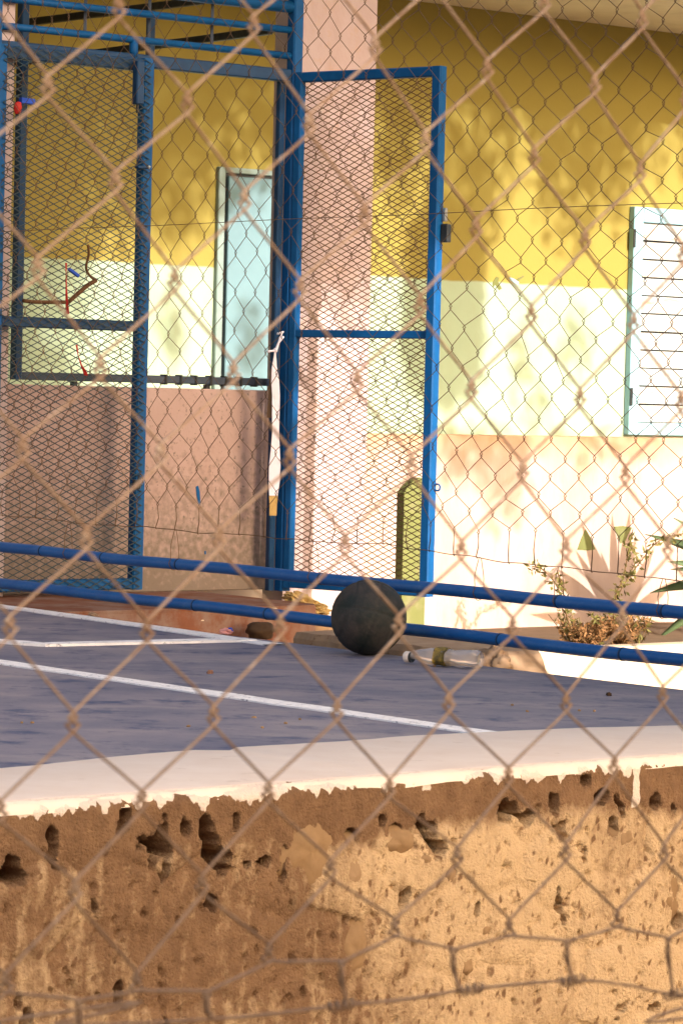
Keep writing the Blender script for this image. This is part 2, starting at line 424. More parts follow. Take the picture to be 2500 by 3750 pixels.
# ================================================================== RETAINING WALL (rubble stone, mortar, dripping white paint)
def vnoise(x, y, seed):
    r = np.random.default_rng(seed).random((256,256))
    xi = np.floor(x).astype(int); yi = np.floor(y).astype(int); fx = x-xi; fy = y-yi
    fx = fx*fx*(3-2*fx); fy = fy*fy*(3-2*fy)
    g = lambda a,b: r[a & 255, b & 255]
    return (g(xi,yi)*(1-fx)+g(xi+1,yi)*fx)*(1-fy) + (g(xi,yi+1)*(1-fx)+g(xi+1,yi+1)*fx)*fy
def fbm(x, y, seed, oct=4):
    s = 0; a = 0.5
    for k in range(oct):
        s = s + a*vnoise(x*2**k, y*2**k, seed+k); a *= 0.5
    return s
A0, A1, Z0, STEP = -2.6, 2.15, -0.95, 0.0045
na = int((A1-A0)/STEP)+1; nz = int(-Z0/STEP)+1
aa = np.linspace(A0, A1, na); zz = np.linspace(Z0, 0.006, nz)
AA, ZZ = np.meshgrid(aa, zz)
wx = AA + 0.03*(fbm(AA*9, ZZ*9, 50)-0.5); wz = ZZ + 0.03*(fbm(AA*9+7, ZZ*9, 60)-0.5)
# big stones as cells
cells = []
for r in range(-1, 7):
    for c in range(-1, 28):
        cells.append((A0 + c*0.19 + (r%2)*0.09 + RNG.uniform(-0.05,0.05), -0.20 - r*0.15 + RNG.uniform(-0.04,0.04), RNG.random()))
D1 = np.full(AA.shape, 9.0); D2 = np.full(AA.shape, 9.0); T = np.zeros(AA.shape)
for (ca, cz, ct) in cells:
    d = np.hypot((wx-ca), (wz-cz)*1.2)
    near = d < D1
    D2 = np.where(near, D1, np.minimum(D2, d)); T = np.where(near, ct, T); D1 = np.where(near, d, D1)
joint = np.clip((D2-D1)/0.05, 0, 1)
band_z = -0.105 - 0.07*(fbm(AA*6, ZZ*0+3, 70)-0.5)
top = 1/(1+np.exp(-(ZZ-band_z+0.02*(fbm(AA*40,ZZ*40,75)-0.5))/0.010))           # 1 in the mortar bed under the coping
H = 0.016*(fbm(AA*10, ZZ*7, 80)-0.5) + 0.006*joint*(1-top) + 0.010*(T-0.5)*(1-top) + 0.007*(fbm(AA*75, ZZ*22, 90, 3)-0.5) + 0.004*(fbm(AA*120, ZZ*120, 95, 2)-0.5) + 0.006*top
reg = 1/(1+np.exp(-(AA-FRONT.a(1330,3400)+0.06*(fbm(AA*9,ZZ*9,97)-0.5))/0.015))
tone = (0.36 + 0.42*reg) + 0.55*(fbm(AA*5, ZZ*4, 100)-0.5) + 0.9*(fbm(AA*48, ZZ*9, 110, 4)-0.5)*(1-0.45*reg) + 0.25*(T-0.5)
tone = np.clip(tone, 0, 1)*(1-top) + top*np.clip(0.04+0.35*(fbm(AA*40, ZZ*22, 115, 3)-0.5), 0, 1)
hole = np.zeros(AA.shape)
def pit(a, z, ra, rz, depth, rot=0.0, soft=0.35, rag=1.0, frq=90):
    global H, tone
    R = max(ra, rz)*2.0
    ia = (aa > a-R) & (aa < a+R); iz = (zz > z-R) & (zz < z+R)
    if not ia.any() or not iz.any(): return
    ix = np.ix_(iz, ia)
    x = AA[ix]-a; y = ZZ[ix]-z
    u = x*math.cos(rot)+y*math.sin(rot); v = -x*math.sin(rot)+y*math.cos(rot)
    d = np.hypot(u/ra, v/rz) + rag*(fbm(AA[ix]*frq, ZZ[ix]*frq, 130, 3)-0.5)
    k = np.clip((1-d)/soft, 0, 1)
    H[ix] -= depth*k; hole[ix] = np.maximum(hole[ix], k)
for _ in range(3600):
    a = RNG.uniform(A0, A1); z = RNG.uniform(Z0, -0.06)
    s = RNG.uniform(0.25, 1.0)**4
    if z > -0.13 and RNG.random() < 0.75: continue
    pit(a, z, 0.0022+0.004*s, 0.003+0.010*s, 0.004+0.010*s, RNG.uniform(-0.7,0.7), 0.5, 1.6, 130)
for (x,y,w,h,rt) in [(430,3040,45,110,-.4),(545,3085,70,70,0),(590,3060,50,120,.2),(560,3140,45,70,0),(780,3140,75,110,.4),(30,3195,60,70,0),(70,3215,75,40,-.5),(775,3310,50,75,.6),
    (965,3160,45,35,0),(905,3165,40,26,.2),(1035,3150,22,110,-.1),(600,3200,16,80,0),(675,3030,30,55,.3),(745,3045,45,60,0),(1095,3090,45,25,-.6),(190,3105,40,90,.2),(345,3330,24,70,.2),(600,3210,26,60,0),
    (1560,3060,75,85,.5),(1600,3110,60,50,0),(1440,3035,60,34,.3),(1280,3060,50,36,0),(1860,2975,75,70,.5),(1930,2995,50,60,0),(2020,2930,45,90,.2),(2050,3040,40,55,0),(2140,2870,70,40,-.5),(2200,2920,60,38,-.3),
    (2265,2950,40,65,.5),(2240,3030,34,65,.2),(2395,2935,45,40,-.4),(2460,2955,34,30,0),(2130,3145,26,80,.1),(2050,3325,26,75,.4),(2470,3330,40,130,.2),(2395,3680,70,60,0),(2270,3690,110,46,.3),
    (440,3640,26,50,0),(60,3670,40,50,0),(90,3730,40,60,0),(1480,3290,34,50,0),(1390,3010,26,30,0),(860,3010,26,44,0),(1740,3330,20,40,0),(1650,3200,36,26,0)]:
    a, z = FRONT.uv(x, y); pit(a, z, w*0.46/1811, h*0.56/1811, 0.15, rt, 0.5, 3.0, 38)
for _ in range(3800):                                # dark mineral flecks and dirt spots, streaked downwards
    a = RNG.uniform(A0, A1); z = RNG.uniform(Z0, -0.10); s_ = RNG.random()**2
    ra, rz_ = 0.002+0.004*s_, 0.004+0.012*s_*RNG.random()
    ia = (aa > a-0.02) & (aa < a+0.02); iz = (zz > z-0.03) & (zz < z+0.03)
    ix = np.ix_(iz, ia); x_ = AA[ix]-a; y_ = ZZ[ix]-z; rt = RNG.uniform(-.5,.5)
    d = np.hypot((x_*math.cos(rt)+y_*math.sin(rt))/ra, (y_*math.cos(rt)-x_*math.sin(rt))/rz_) + 1.2*(fbm(AA[ix]*120, ZZ[ix]*80, 131, 2)-0.5)
    tone[ix] -= RNG.uniform(0.15,0.75)*np.clip((1-d)/0.4, 0, 1)
# round the top edge off, and the white paint that ran over it
edge = np.clip((ZZ+0.02)/0.026, 0, 1); H -= 0.03*edge**2
paint_z = -0.016 - 0.060*np.clip(fbm(AA*38, ZZ*0+1, 140, 4)-0.47, -0.25, 1) - 0.15*np.clip(vnoise(AA*17, ZZ*0+9, 150)-0.80, 0, 1)*np.clip(vnoise(AA*70, ZZ*0, 155)+0.1,0,1)
paint = np.clip((ZZ-paint_z)/0.008 + 1.6*(fbm(AA*90, ZZ*70, 160, 3)-0.5), 0, 1)
for (x0,x1,y1) in ((2310,2335,2962),(1545,1575,2900),(985,1000,2880),(365,385,2985)):
    a0 = FRONT.a(x0, y1-60); a1 = FRONT.a(x1, y1-60); zb = FRONT.z((x0+x1)/2, y1)
    am = (a0+a1)/2; wv = (a1-a0)/2*(0.75+0.7*vnoise(ZZ*60, ZZ*0+x0, 170))
    k = np.clip((wv-np.abs(AA-am))/0.004+0.5, 0, 1)*np.clip((ZZ-zb)/0.006, 0, 1)
    paint = np.maximum(paint, k)
H += 0.002*paint
pts = [FRONT.pt(float(a), 0) for a in aa]
PX = np.array([p.x for p in pts])[None,:] + FRONT.n.x*H; PY = np.array([p.y for p in pts])[None,:] + FRONT.n.y*H
V = np.stack([PX, PY, ZZ], -1).reshape(-1,3)
i0 = (np.arange(nz-1)[:,None]*na + np.arange(na-1)[None,:]).reshape(-1)
F = np.stack([i0, i0+1, i0+1+na, i0+na], -1)
wall_root = thing('stone_wall', FRONT.pt(0,-0.95), 'rough pitted stone and mortar retaining wall with white paint dripping over its top', 'wall')
me = bpy.data.meshes.new('rubble_face')
V = V - np.array(wall_root.location)
me.vertices.add(len(V)); me.vertices.foreach_set('co', V.reshape(-1))
me.loops.add(F.size); me.loops.foreach_set('vertex_index', F.reshape(-1))
me.polygons.add(len(F)); me.polygons.foreach_set('loop_start', np.arange(len(F))*4); me.polygons.foreach_set('loop_total', np.full(len(F),4))
me.polygons.foreach_set('use_smooth', np.ones(len(F), dtype=bool))
me.update(); me.validate()
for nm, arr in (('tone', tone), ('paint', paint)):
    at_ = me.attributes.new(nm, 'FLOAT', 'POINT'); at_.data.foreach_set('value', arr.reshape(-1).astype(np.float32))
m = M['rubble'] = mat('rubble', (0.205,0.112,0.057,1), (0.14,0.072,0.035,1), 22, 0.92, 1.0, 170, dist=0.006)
nt = m.node_tree; N = nt.nodes; L = nt.links
def attr_mix(m, name, socket_or_color, lo=0.3, hi=0.7, ns=90, amp=0.35):
    nt = m.node_tree; N = nt.nodes; L = nt.links; src = color_in(m)
    at_ = N.new('ShaderNodeAttribute'); at_.attribute_name = name
    geo = N.new('ShaderNodeNewGeometry'); nz_ = N.new('ShaderNodeTexNoise'); nz_.inputs['Scale'].default_value = ns; nz_.inputs['Detail'].default_value = 5
    L.new(geo.outputs['Position'], nz_.inputs['Vector'])
    ma = N.new('ShaderNodeMath'); ma.operation = 'MULTIPLY_ADD'; ma.inputs[1].default_value = amp; L.new(nz_.outputs['Fac'], ma.inputs[0]); L.new(at_.outputs['Fac'], ma.inputs[2])
    mr = N.new('ShaderNodeMapRange'); mr.inputs['From Min'].default_value = lo+amp/2; mr.inputs['From Max'].default_value = hi+amp/2; L.new(ma.outputs[0], mr.inputs['Value'])
    mx = N.new('ShaderNodeMix'); mx.data_type = 'RGBA'; L.new(mr.outputs[0], mx.inputs['Factor']); L.new(src, mx.inputs['A']); mx.inputs['B'].default_value = socket_or_color
    L.new(mx.outputs['Result'], bsdf(m).inputs['Base Color'])
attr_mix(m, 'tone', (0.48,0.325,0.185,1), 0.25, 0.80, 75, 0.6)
attr_mix(m, 'paint', (0.66,0.53,0.45,1), 0.35, 0.6, 150, 0.5)  # white paint toned down against the stronger light here, shade put in its colour
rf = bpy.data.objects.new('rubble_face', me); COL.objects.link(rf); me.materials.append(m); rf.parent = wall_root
M['rubble_far'] = mat('rubble_plain', (0.22,0.115,0.052,1), (0.30,0.17,0.08,1), 12, 0.9, 1.0, 40, c3=(0.42,0.27,0.14,1), s3=9, t3=(0.45,0.65), dist=0.01)
mb = MB()
mb.slab(FRONT, -8.5, A0, -0.95, 0.004, -0.21, 0.0)
mb.slab(FRONT, A1, (corner-FRONT.o).dot(FRONT.d), -0.95, 0.004, -0.21, 0.0)
obj('wall_body', mb, M['rubble_far'], wall_root)
def wall_stone(px, py, w, h, mt, rot, seed, proud=0.012):
    a, z = FRONT.uv(px, py); w /= 1811*2; h /= 1811*2
    mb = MB(); vs = []; nu, nv = 26, 9
    for j in range(nv+1):
        rr = j/nv
        for i in range(nu):
            ph = 2*math.pi*i/nu
            k = 1 + 0.42*mnoise.noise(Vector((math.cos(ph)*1.3+seed, math.sin(ph)*1.3, seed*2.7)))
            x = math.cos(ph)*w*rr*k; y = math.sin(ph)*h*rr*k
            hh = proud*(1-2.2*rr**2) - 0.014*rr**4 + 0.004*mnoise.noise(Vector((x*60+seed, y*60, seed*3))) + 0.006*mnoise.noise(Vector((x*22+seed, y*22, seed)))
            xr = x*math.cos(rot)-y*math.sin(rot); yr = x*math.sin(rot)+y*math.cos(rot)
            vs.append(FRONT.pt(a+xr, z+yr, hh))
    fs = [(j*nu+i, j*nu+(i+1)%nu, (j+1)*nu+(i+1)%nu, (j+1)*nu+i) for j in range(nv) for i in range(nu)]
    mb.add(vs, fs)
    obj('stone', mb, mt, wall_root, smooth=True)
for i, s in enumerate([(1130,3120,400,330,'stone',.1),(1560,3150,150,270,'grey_stone',.5),(1290,3210,230,330,'grey_stone',-.2),(1460,3090,230,150,'stone',.2),(2290,3070,130,110,'grey_stone',0),
        (2420,3110,150,180,'grey_stone',.4),(1650,3190,80,150,'grey_stone',-.2),(2330,3240,90,110,'grey_stone',.3),(1710,3540,90,110,'stone',0),(1780,3410,80,70,'stone',.2),
        (1300,3480,170,260,'stone',0),(2450,3280,140,300,'stone',.1)]):
    wall_stone(s[0], s[1], s[2], s[3], M[s[4]], s[5], i*1.37+2, proud=0.009 if s[2] > 200 else 0.006)

# ================================================================== BUILDING
bld = thing('yellow_building', WALL.pt(0,-0.95), 'low building with mustard and pale green walls, pale base and cream soffit', 'building')
zp = 1.415                                         # where mustard meets pale green
zb = WALL.z(1650, 1590)
zs = 2.89
mix_z(M['wall'], (0.24,0.19,0.042,1), zp-0.005, zp+0.005, 9, 0.010)
aL, aR = -9.0, 9.0
obj('wall', MB().slab(WALL, aL, aR, -0.95, 3.0, -0.25, 0.0), M['wall'], bld)
BO = 0.20
a_base = WALL.a(1240, 1900, BO)
mix_z(M['base'], (0.40,0.22,0.11,1), zb-0.16, zb+0.02, 5, 0.10, 0.8)
base = MB().slab(WALL, a_base, aR, -0.95, zb, 0.002, BO)
base_o = obj('base_wall', base, M['base'], bld)
obj('soffit', MB().slab(WALL, aL, aR, zs, zs+0.08, 0.002, 1.6), M['soffit'], bld)
obj('roof', MB().slab(WALL, aL, aR, zs+0.083, zs+0.16, -0.4, 1.75), M['roof_metal'], bld)
obj('veranda_roof', MB().slab(WALL, aL, WALL.a(1330,300,2.4), zs+0.165, zs+0.24, -0.2, 3.1), M['soffit'], bld)
# floor of the veranda
vf = MB()
vf.slab(WALL, aL, WALL.a(1330,2100,1.9), -0.95, -0.052, 0.002, 1.9)
obj('veranda_floor', vf, M['cream'], bld)
# louvred shutter
SH = 0.02
a0 = WALL.a(2302, 1150, SH); a1 = a0 + 1.15; z0 = zb + 0.012; z1 = WALL.z(2400, 762, SH)
sh = obj('window_shutter', MB().slab(WALL, a0, a0+0.075, z0, z1, 0.002, 0.045).slab(WALL, a1-0.075, a1, z0, z1, 0.002, 0.045)
         .slab(WALL, a0+0.076, a1-0.076, z1-0.085, z1, 0.002, 0.045).slab(WALL, a0+0.076, a1-0.076, z0, z0+0.07, 0.002, 0.045), M['shutter'], bld)
obj('louvre_backing', MB().slab(WALL, a0+0.076, a1-0.076, z0+0.071, z1-0.086, 0.001, 0.006), M['black_metal'], sh)
ns = 11; pitch = (z1-0.086-z0-0.071)/ns
for k in range(ns):
    zc = z0+0.071 + (k+0.5)*pitch; hh = pitch*0.462; dz = random.uniform(-0.002,0.002)
    mb = MB()
    P = [WALL.pt(a0+0.077,zc-hh+dz,0.036), WALL.pt(a1-0.077,zc-hh-dz,0.036), WALL.pt(a1-0.077,zc-hh-dz,0.026), WALL.pt(a0+0.077,zc-hh+dz,0.026),
         WALL.pt(a0+0.077,zc+hh+dz,0.018), WALL.pt(a1-0.077,zc+hh-dz,0.018), WALL.pt(a1-0.077,zc+hh-dz,0.008), WALL.pt(a0+0.077,zc+hh+dz,0.008)]
    mb.box8(P); obj('slat', mb, M['slat'], sh)
for (x,ya,yb) in ((2322,838,905),(2311,1420,1485)):
    aa_ = WALL.a(x,(ya+yb)/2,0.05); obj('hinge', MB().bar(WALL.pt(aa_,WALL.z(x,ya,.05),0.052), WALL.pt(aa_,WALL.z(x,yb,.05),0.052), 0.014, 0.012), M['black_metal'], sh)
# blue door seen past the veranda
d0 = WALL.a(782, 1000); d1 = d0 + 0.86; zd = WALL.z(880, 648)
dr = obj('door', MB().slab(WALL, d0+0.062, d1-0.062, -0.05, zd, 0.010, 0.034), M['door'], bld)
obj('door_frame', MB().slab(WALL, d0, d0+0.042, -0.05, zd+0.045, 0.002, 0.03).slab(WALL, d1-0.042, d1, -0.05, zd+0.045, 0.002, 0.03).slab(WALL, d0+0.043, d1-0.043, zd+0.016, zd+0.045, 0.002, 0.03), M['frame_grey'], dr)
obj('door_gap', MB().slab(WALL, d0+0.043, d1-0.043, -0.05, zd+0.0155, 0.002, 0.008), M['black_metal'], dr)
# veranda parapet and columns, set just behind the gate frame
PO = -0.12
zt = GATE.z(770, 1424, PO)
pa0 = -4.5; pa1 = GATE.a(985, 1700, PO)
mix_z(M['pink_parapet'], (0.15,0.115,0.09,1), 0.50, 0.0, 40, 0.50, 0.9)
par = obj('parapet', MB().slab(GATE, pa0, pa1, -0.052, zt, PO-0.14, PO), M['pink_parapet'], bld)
cF = -0.05
c_l = GATE.a(1062, 1000, cF); c_r = GATE.a(1362, 800, cF)
side = GATE.a(985, 1100, cF-0.3)
colm = MB()
x = WALL.d
# front face carries on to the right, the left flank shows as a narrow strip
P0 = GATE.pt(c_l, 0, cF); P1 = GATE.pt(c_r, 0, cF); P3 = P0 - GATE.n*0.26; 
Q = at(985, 1100, P3.y + 0.02)
P3 = Vector((Q.x, Q.y, 0)); P2 = P1 - GATE.n*0.26
poly = [(P0.x,P0.y),(P1.x,P1.y),(P2.x,P2.y),(P3.x,P3.y)]
obj('column', MB().prism(poly, -0.95, 3.05), M['pink'], bld)
c2r = GATE.a(40, 900, -0.02)
obj('column', MB().slab(GATE, c2r-0.5, c2r, -0.052, 3.05, -0.30, -0.02), M['pink'], bld)
# dark veranda roof members running back to the wall
for (x0,y0,d0_,x1,y1,d1_) in ((344,194,16.2,990,110,15.15),(70,84,16.4,740,0,15.3),(60,226,16.3,250,204,15.95)):
    p, q = at(x0,y0,d0_), at(x1,y1,d1_)
    obj('roof_joist', MB().bar(p, q, 0.03, 0.034), M['black_metal'], bld)
# shadow pattern painted as flat marks on the base wall and the pale wall
def patch(pl, pts, off, mt, parent, name='paint_or_shade_patch', th=0.003):
    P = [pl.uv(x,y,off) for x,y in pts]; n = len(P)
    ca = sum(p[0] for p in P)/n; cz = sum(p[1] for p in P)/n
    vs = [pl.pt(a,z,off+0.0005) for a,z in P] + [pl.pt(a,z,off+th) for a,z in P]
    fs = [tuple(range(n,2*n)), tuple(range(n-1,-1,-1))] + [(i,(i+1)%n,n+(i+1)%n,n+i) for i in range(n)]
    return obj(name, MB().add(vs, fs), mt, parent)
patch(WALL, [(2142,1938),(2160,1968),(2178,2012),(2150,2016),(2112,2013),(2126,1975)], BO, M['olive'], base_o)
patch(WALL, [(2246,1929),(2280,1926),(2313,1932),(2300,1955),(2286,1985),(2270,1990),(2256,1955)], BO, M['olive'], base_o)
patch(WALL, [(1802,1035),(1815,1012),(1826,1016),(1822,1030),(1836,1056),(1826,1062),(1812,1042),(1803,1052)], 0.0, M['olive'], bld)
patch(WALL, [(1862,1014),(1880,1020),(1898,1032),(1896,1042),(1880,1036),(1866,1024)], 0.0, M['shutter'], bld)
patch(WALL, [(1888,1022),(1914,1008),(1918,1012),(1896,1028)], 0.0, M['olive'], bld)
patch(GATE, [(716,1782),(724,1778),(730,1800),(733,1850),(726,1846),(719,1815)], PO, M['blue'], par)
patch(GATE, [(748,2018),(753,2018),(753,2030),(748,2030)], PO, M['blue'], par)
# olive green pier beside the open leaf
pp = Plane(*at(1475,2000,15.6).to_2d(), 0.77, 0.638)
pa = pp.a(1560, 2000); ptop = pp.z(1515, 1762)
mb = MB(); vs = []
prof = [(0,-0.95),(pa,-0.95),(pa,ptop+0.012),(pa*0.75,ptop+0.016),(pa*0.4,ptop+0.004),(pa*0.12,ptop-0.03),(0,ptop-0.055)]
n = len(prof)
mb.add([pp.pt(a,z,0.0) for a,z in prof] + [pp.pt(a,z,-0.05) for a,z in prof], [tuple(range(n)), tuple(range(2*n-1,n-1,-1))] + [(i,n+i,n+(i+1)%n,(i+1)%n) for i in range(n)])
layer(M['olive'], (0.20,0.17,0.10,1), 9, 0.52, 0.7, 0.6)
pier = obj('pier', mb, M['olive'], origin=pp.pt(pa/2,-0.95,-0.07), label='olive green painted pier with rounded top behind the open gate leaf', cat='pier')

# ================================================================== RED STEP
st_a = GATE.a(1062, 2190, 0.6)
so, si = 0.80, -0.115
poly = [GATE.pt(-6,0,so), GATE.pt(st_a-0.03,0,so), GATE.pt(st_a+0.02,0,so-0.06), GATE.pt(st_a+0.06,0,-0.02), GATE.pt(st_a+0.06,0,si), GATE.pt(-6,0,si)]
poly = [(p.x,p.y) for p in poly]
mb = MB(); n = len(poly)
cx = sum(p[0] for p in poly)/n; cy = sum(p[1] for p in poly)/n
lp = [[(x,y,-0.95) for x,y in poly],[(x,y,-0.065) for x,y in poly],[(x+(cx-x)*0.004,y+(cy-y)*0.012,-0.050) for x,y in poly]]
mb.add(sum(lp,[]), [(r*n+i, r*n+(i+1)%n, (r+1)*n+(i+1)%n, (r+1)*n+i) for r in range(2) for i in range(n)] + [tuple(2*n+i for i in range(n))])
M['red_top'] = M['red_step']
step = obj('red_step', mb, M['red_step'], origin=GATE.pt(-1,-0.95,0.4), label='worn red painted concrete step below the blue gate', cat='step')
# paint lost along the step's nosing
STEPF = Plane(*GATE.pt(0,0,so).to_2d(), GATE.d.x, GATE.d.y)
for (x,y,w,h) in ((835,2228,16,4),(900,2226,11,6),(860,2231,8,4),(948,2230,6,4),(740,2272,6,3),(1005,2229,8,5)):
    pts = [(x+w*math.cos(t)*random.uniform(.6,1.1), y+h*math.sin(t)*random.uniform(.6,1.1)) for t in [k*math.pi/4 for k in range(8)]]
    patch(STEPF, pts[::-1], 0.0, M['planter'], step, 'bare_patch', 0.002)
ds = STEPF.uv(952, 2318, 0.1)
dsp = STEPF.pt(ds[0], -0.135, 0.10)
obj('dark_stone', MB().blob(dsp, 0.055, 0.05, 0.034, 0.35, 1.6, 3.0), M['dark_stone'], smooth=True, origin=dsp+Vector((0,0,-0.034)), label='dark brown rounded stone against the front of the red step', cat='stone')
# ledge carrying the stone and the foot of the step (rubble fill between court and step)
mb = MB(); mb.slab(EDGE, -9, EDGE.a(1100,2350), -0.95, -0.16, -0.75, -0.02)
fill = obj('rubble_fill', mb, M['kerb'], kind='structure')

# ================================================================== OLD KERB BEYOND THE FENCE
KO = -0.20
ka0 = EDGE.a(1075, 2320, KO); ka1 = EDGE.a(1800, 2400, KO)
mb = MB(); nseg = 60; vs = []
for i in range(nseg+1):
    t = i/nseg; a = ka0 + (ka1-ka0)*t
    e = max(0, (t-0.93)/0.07)
    nz1 = 0.008*mnoise.noise(Vector((a*9,0,1))); nz2 = 0.012*mnoise.noise(Vector((a*14,3,0)))
    zt_ = 0.012 - 0.13*e*e + nz1*0.5
    for (off, z) in ((KO+nz2, -0.95),(KO+nz2, -0.06),(KO+nz2*1.6, zt_-0.02),(KO-0.012+nz2, zt_),(KO-0.24, zt_+0.004),(KO-0.25, -0.95)):
        vs.append(EDGE.pt(a, z, off))
mb.add(vs, [(i*6+k, (i+1)*6+k, (i+1)*6+k+1, i*6+k+1) for i in range(nseg) for k in range(5)] + [tuple(range(6)), tuple(nseg*6+5-k for k in range(6))])
obj('broken_kerb', mb, M['kerb'], origin=EDGE.pt((ka0+ka1)/2,-0.95,KO-0.12), label='old brown concrete kerb behind the ball, broken off at its right end', cat='kerb')
for i,(x,y,r) in enumerate(((1805,2412,0.034),(1838,2428,0.026),(1775,2405,0.022),(1826,2400,0.018))):
    p = EDGE.on(x,y,KO-0.06)
    obj('rubble_lump', MB().blob(p, r*1.2, r, r, 0.5, 2, i+4), M['kerb'], smooth=True, origin=p-Vector((0,0,r)), label=('largest','lower','leftmost','upper')[i]+' crumbled lump at the broken right end of the kerb', cat='rubble', group='crumbled lumps at the kerb end')
mb = MB(); mb.slab(EDGE, ka1-0.12, ka1+0.06, -0.95, -0.07, KO-0.2, KO-0.02)
obj('kerb_footing', mb, M['kerb'], origin=EDGE.pt(ka1,-0.95,KO-0.1), label='low crumbling footing under the broken end of the kerb', cat='footing')

# ================================================================== PLANTER AND PLANTS
PL = 1.75
ap0 = WALL.a(1640, 2380, PL)
zk = WALL.z(2250, 2369, PL)
pl_root = thing('planter', WALL.pt(ap0+1,-0.95,1.0), 'pale plastered planter bed along the building base', 'planter')
obj('kerb_wall', MB().slab(WALL, ap0, ap0+4.5, -0.95, zk, PL-0.12, PL), M['planter'], pl_root)
obj('soil', MB().slab(WALL, ap0+0.05, ap0+4.45, -0.95, zk-0.03, BO+0.002, PL-0.122), M['soil'], pl_root)

SH3 = Vector((SUN_AZ.x, SUN_AZ.y, math.tan(SUN_EL)))
def leaf_blade(base, tip, width, up, thick=0.006, bend=0.04, seg=10):
    """pointed succulent blade with a channelled section"""
    mb = MB(); base, tip = Vector(base), Vector(tip); d = (tip-base); L_ = d.length; d.normalize()
    sidev = d.cross(up).normalized(); nrm = sidev.cross(d).normalized(); vs = []
    for i in range(seg+1):
        t = i/seg
        w = width*0.5*(0.62+0.38*math.sin(min(1,t/0.55)*math.pi/2))*(1-max(0,(t-0.42)/0.58)**1.7)
        w = max(w, 0.0012)
        c = base + d*(L_*t) + nrm*(bend*L_*math.sin(math.pi*t))
        th = thick*(1-0.8*t)
        vs += [c - sidev*w + nrm*w*0.25, c - nrm*th*0.2, c + sidev*w + nrm*w*0.25, c - nrm*(th+0.003)]
    fs = []
    for i in range(seg):
        b = i*4
        fs += [(b,b+1,b+5,b+4),(b+1,b+2,b+6,b+5),(b+2,b+3,b+7,b+6),(b+3,b,b+4,b+7)]
    fs += [(3,2,1,0), tuple(seg*4+k for k in range(4))]
    return mb.add(vs, fs)
hub = WALL.on(2262, 2235, BO) + SH3*1.02
hub_base = WALL.on(2262, 2330, BO) + SH3*1.02
ag = thing('agave', (hub_base.x, hub_base.y, zk-0.03), 'dark green agave with long pointed leaves at the right edge by the pale wall', 'agave')
for (x,y,w,t) in ((2128,1912,0.115,0.98),(2240,1880,0.085,1.05),(2306,1866,0.095,0.92),(2398,1998,0.09,1.12),(2105,2012,0.07,1.08),(1990,2085,0.075,1.0),(1938,2250,0.08,1.06),(1955,2330,0.07,1.12),(2480,2120,0.08,1.0),(2330,1960,0.08,1.25),(2200,2020,0.09,1.3),(2480,2300,0.08,0.9)):
    tip = WALL.on(x,y,BO) + SH3*t
    b = hub + (tip-hub)*0.03 + Vector((0,0,-0.09))
    obj('leaf', leaf_blade(b, tip, w, SUN_AZ*0.9 + Vector((0,0,0.35))), M['agave'], ag, smooth=True)
for (x,y,w) in ((2362,1957,0.085),(2378,2172,0.085),(2400,2345,0.075),(2455,2085,0.08)):
    tip = at(x,y,hub.y-0.05)
    obj('leaf', leaf_blade(hub+Vector((0,0,-0.12)), tip, w, Vector((0.25,-0.7,0.6)), bend=0.08), M['agave'], ag, smooth=True)
obj('stem', MB().blob((hub_base.x,hub_base.y,(hub.z+zk)/2-0.06), 0.07,0.07,abs(hub.z-zk)/2+0.09, 0.2, 2, 4), M['agave'], ag, smooth=True)

def leafy(mb, c, d, L_, w, nrm):
    d = d.normalized(); s_ = d.cross(nrm).normalized()*w/2
    return mb.add([c, c+d*L_*0.45+s_, c+d*L_, c+d*L_*0.45-s_], [(0,1,2,3)])
def rv(s=1.0): return Vector((random.gauss(0,s), random.gauss(0,s), random.gauss(0,s)))
def weed(px, py, off, stems, height, spread, nl, leaf, mt, label, name='weed'):
    p = WALL.on(px, py, off); p.z = zk-0.03
    r = thing(name, p, label, 'weed', 'weeds in the planter bed')
    st = MB(); lf = MB()
    for s in range(stems):
        ang = random.uniform(0, 2*math.pi); h = height*random.uniform(0.5,1)
        tip = p + Vector((math.cos(ang)*spread*random.uniform(.3,1), math.sin(ang)*spread*random.uniform(.3,1), h))
        mid = (p+tip)/2 + rv(0.02) + Vector((0,0,0.06*height))
        pts = spline([p+rv(0.008), mid, tip], 6)
        st.tube(pts, [0.003*(1-0.6*k/len(pts)) for k in range(len(pts))], 5)
        for k in range(nl):
            q = pts[int((0.15+0.85*random.random())*(len(pts)-1))]
            leafy(lf, q, rv()+Vector((0,0,0.3)), leaf*random.uniform(.6,1.2), leaf*random.uniform(.28,.42), rv())
    obj('stem', st, M['stem'], r); obj('leaf_mass', lf, mt, r, kind='stuff')
weed(2190,2368,1.50,14,0.20,0.16,22,0.032,M['weed'],'dense low green weed in the middle of the planter below the agave shadow')
weed(2330,2368,1.52,12,0.19,0.15,18,0.036,M['weed'],'low weed with narrow dark leaves at the right of the planter clump')
weed(2085,2368,1.48,10,0.20,0.12,16,0.026,M['weed'],'thin sunlit weed at the left of the planter clump')
weed(2140,2368,1.55,34,0.17,0.19,26,0.03,M['dry'],'dry brown undergrowth between the green weeds in the planter')
weed(2260,2368,1.56,34,0.17,0.18,26,0.03,M['dry'],'dry brown tuft below the climbing vine in the planter')
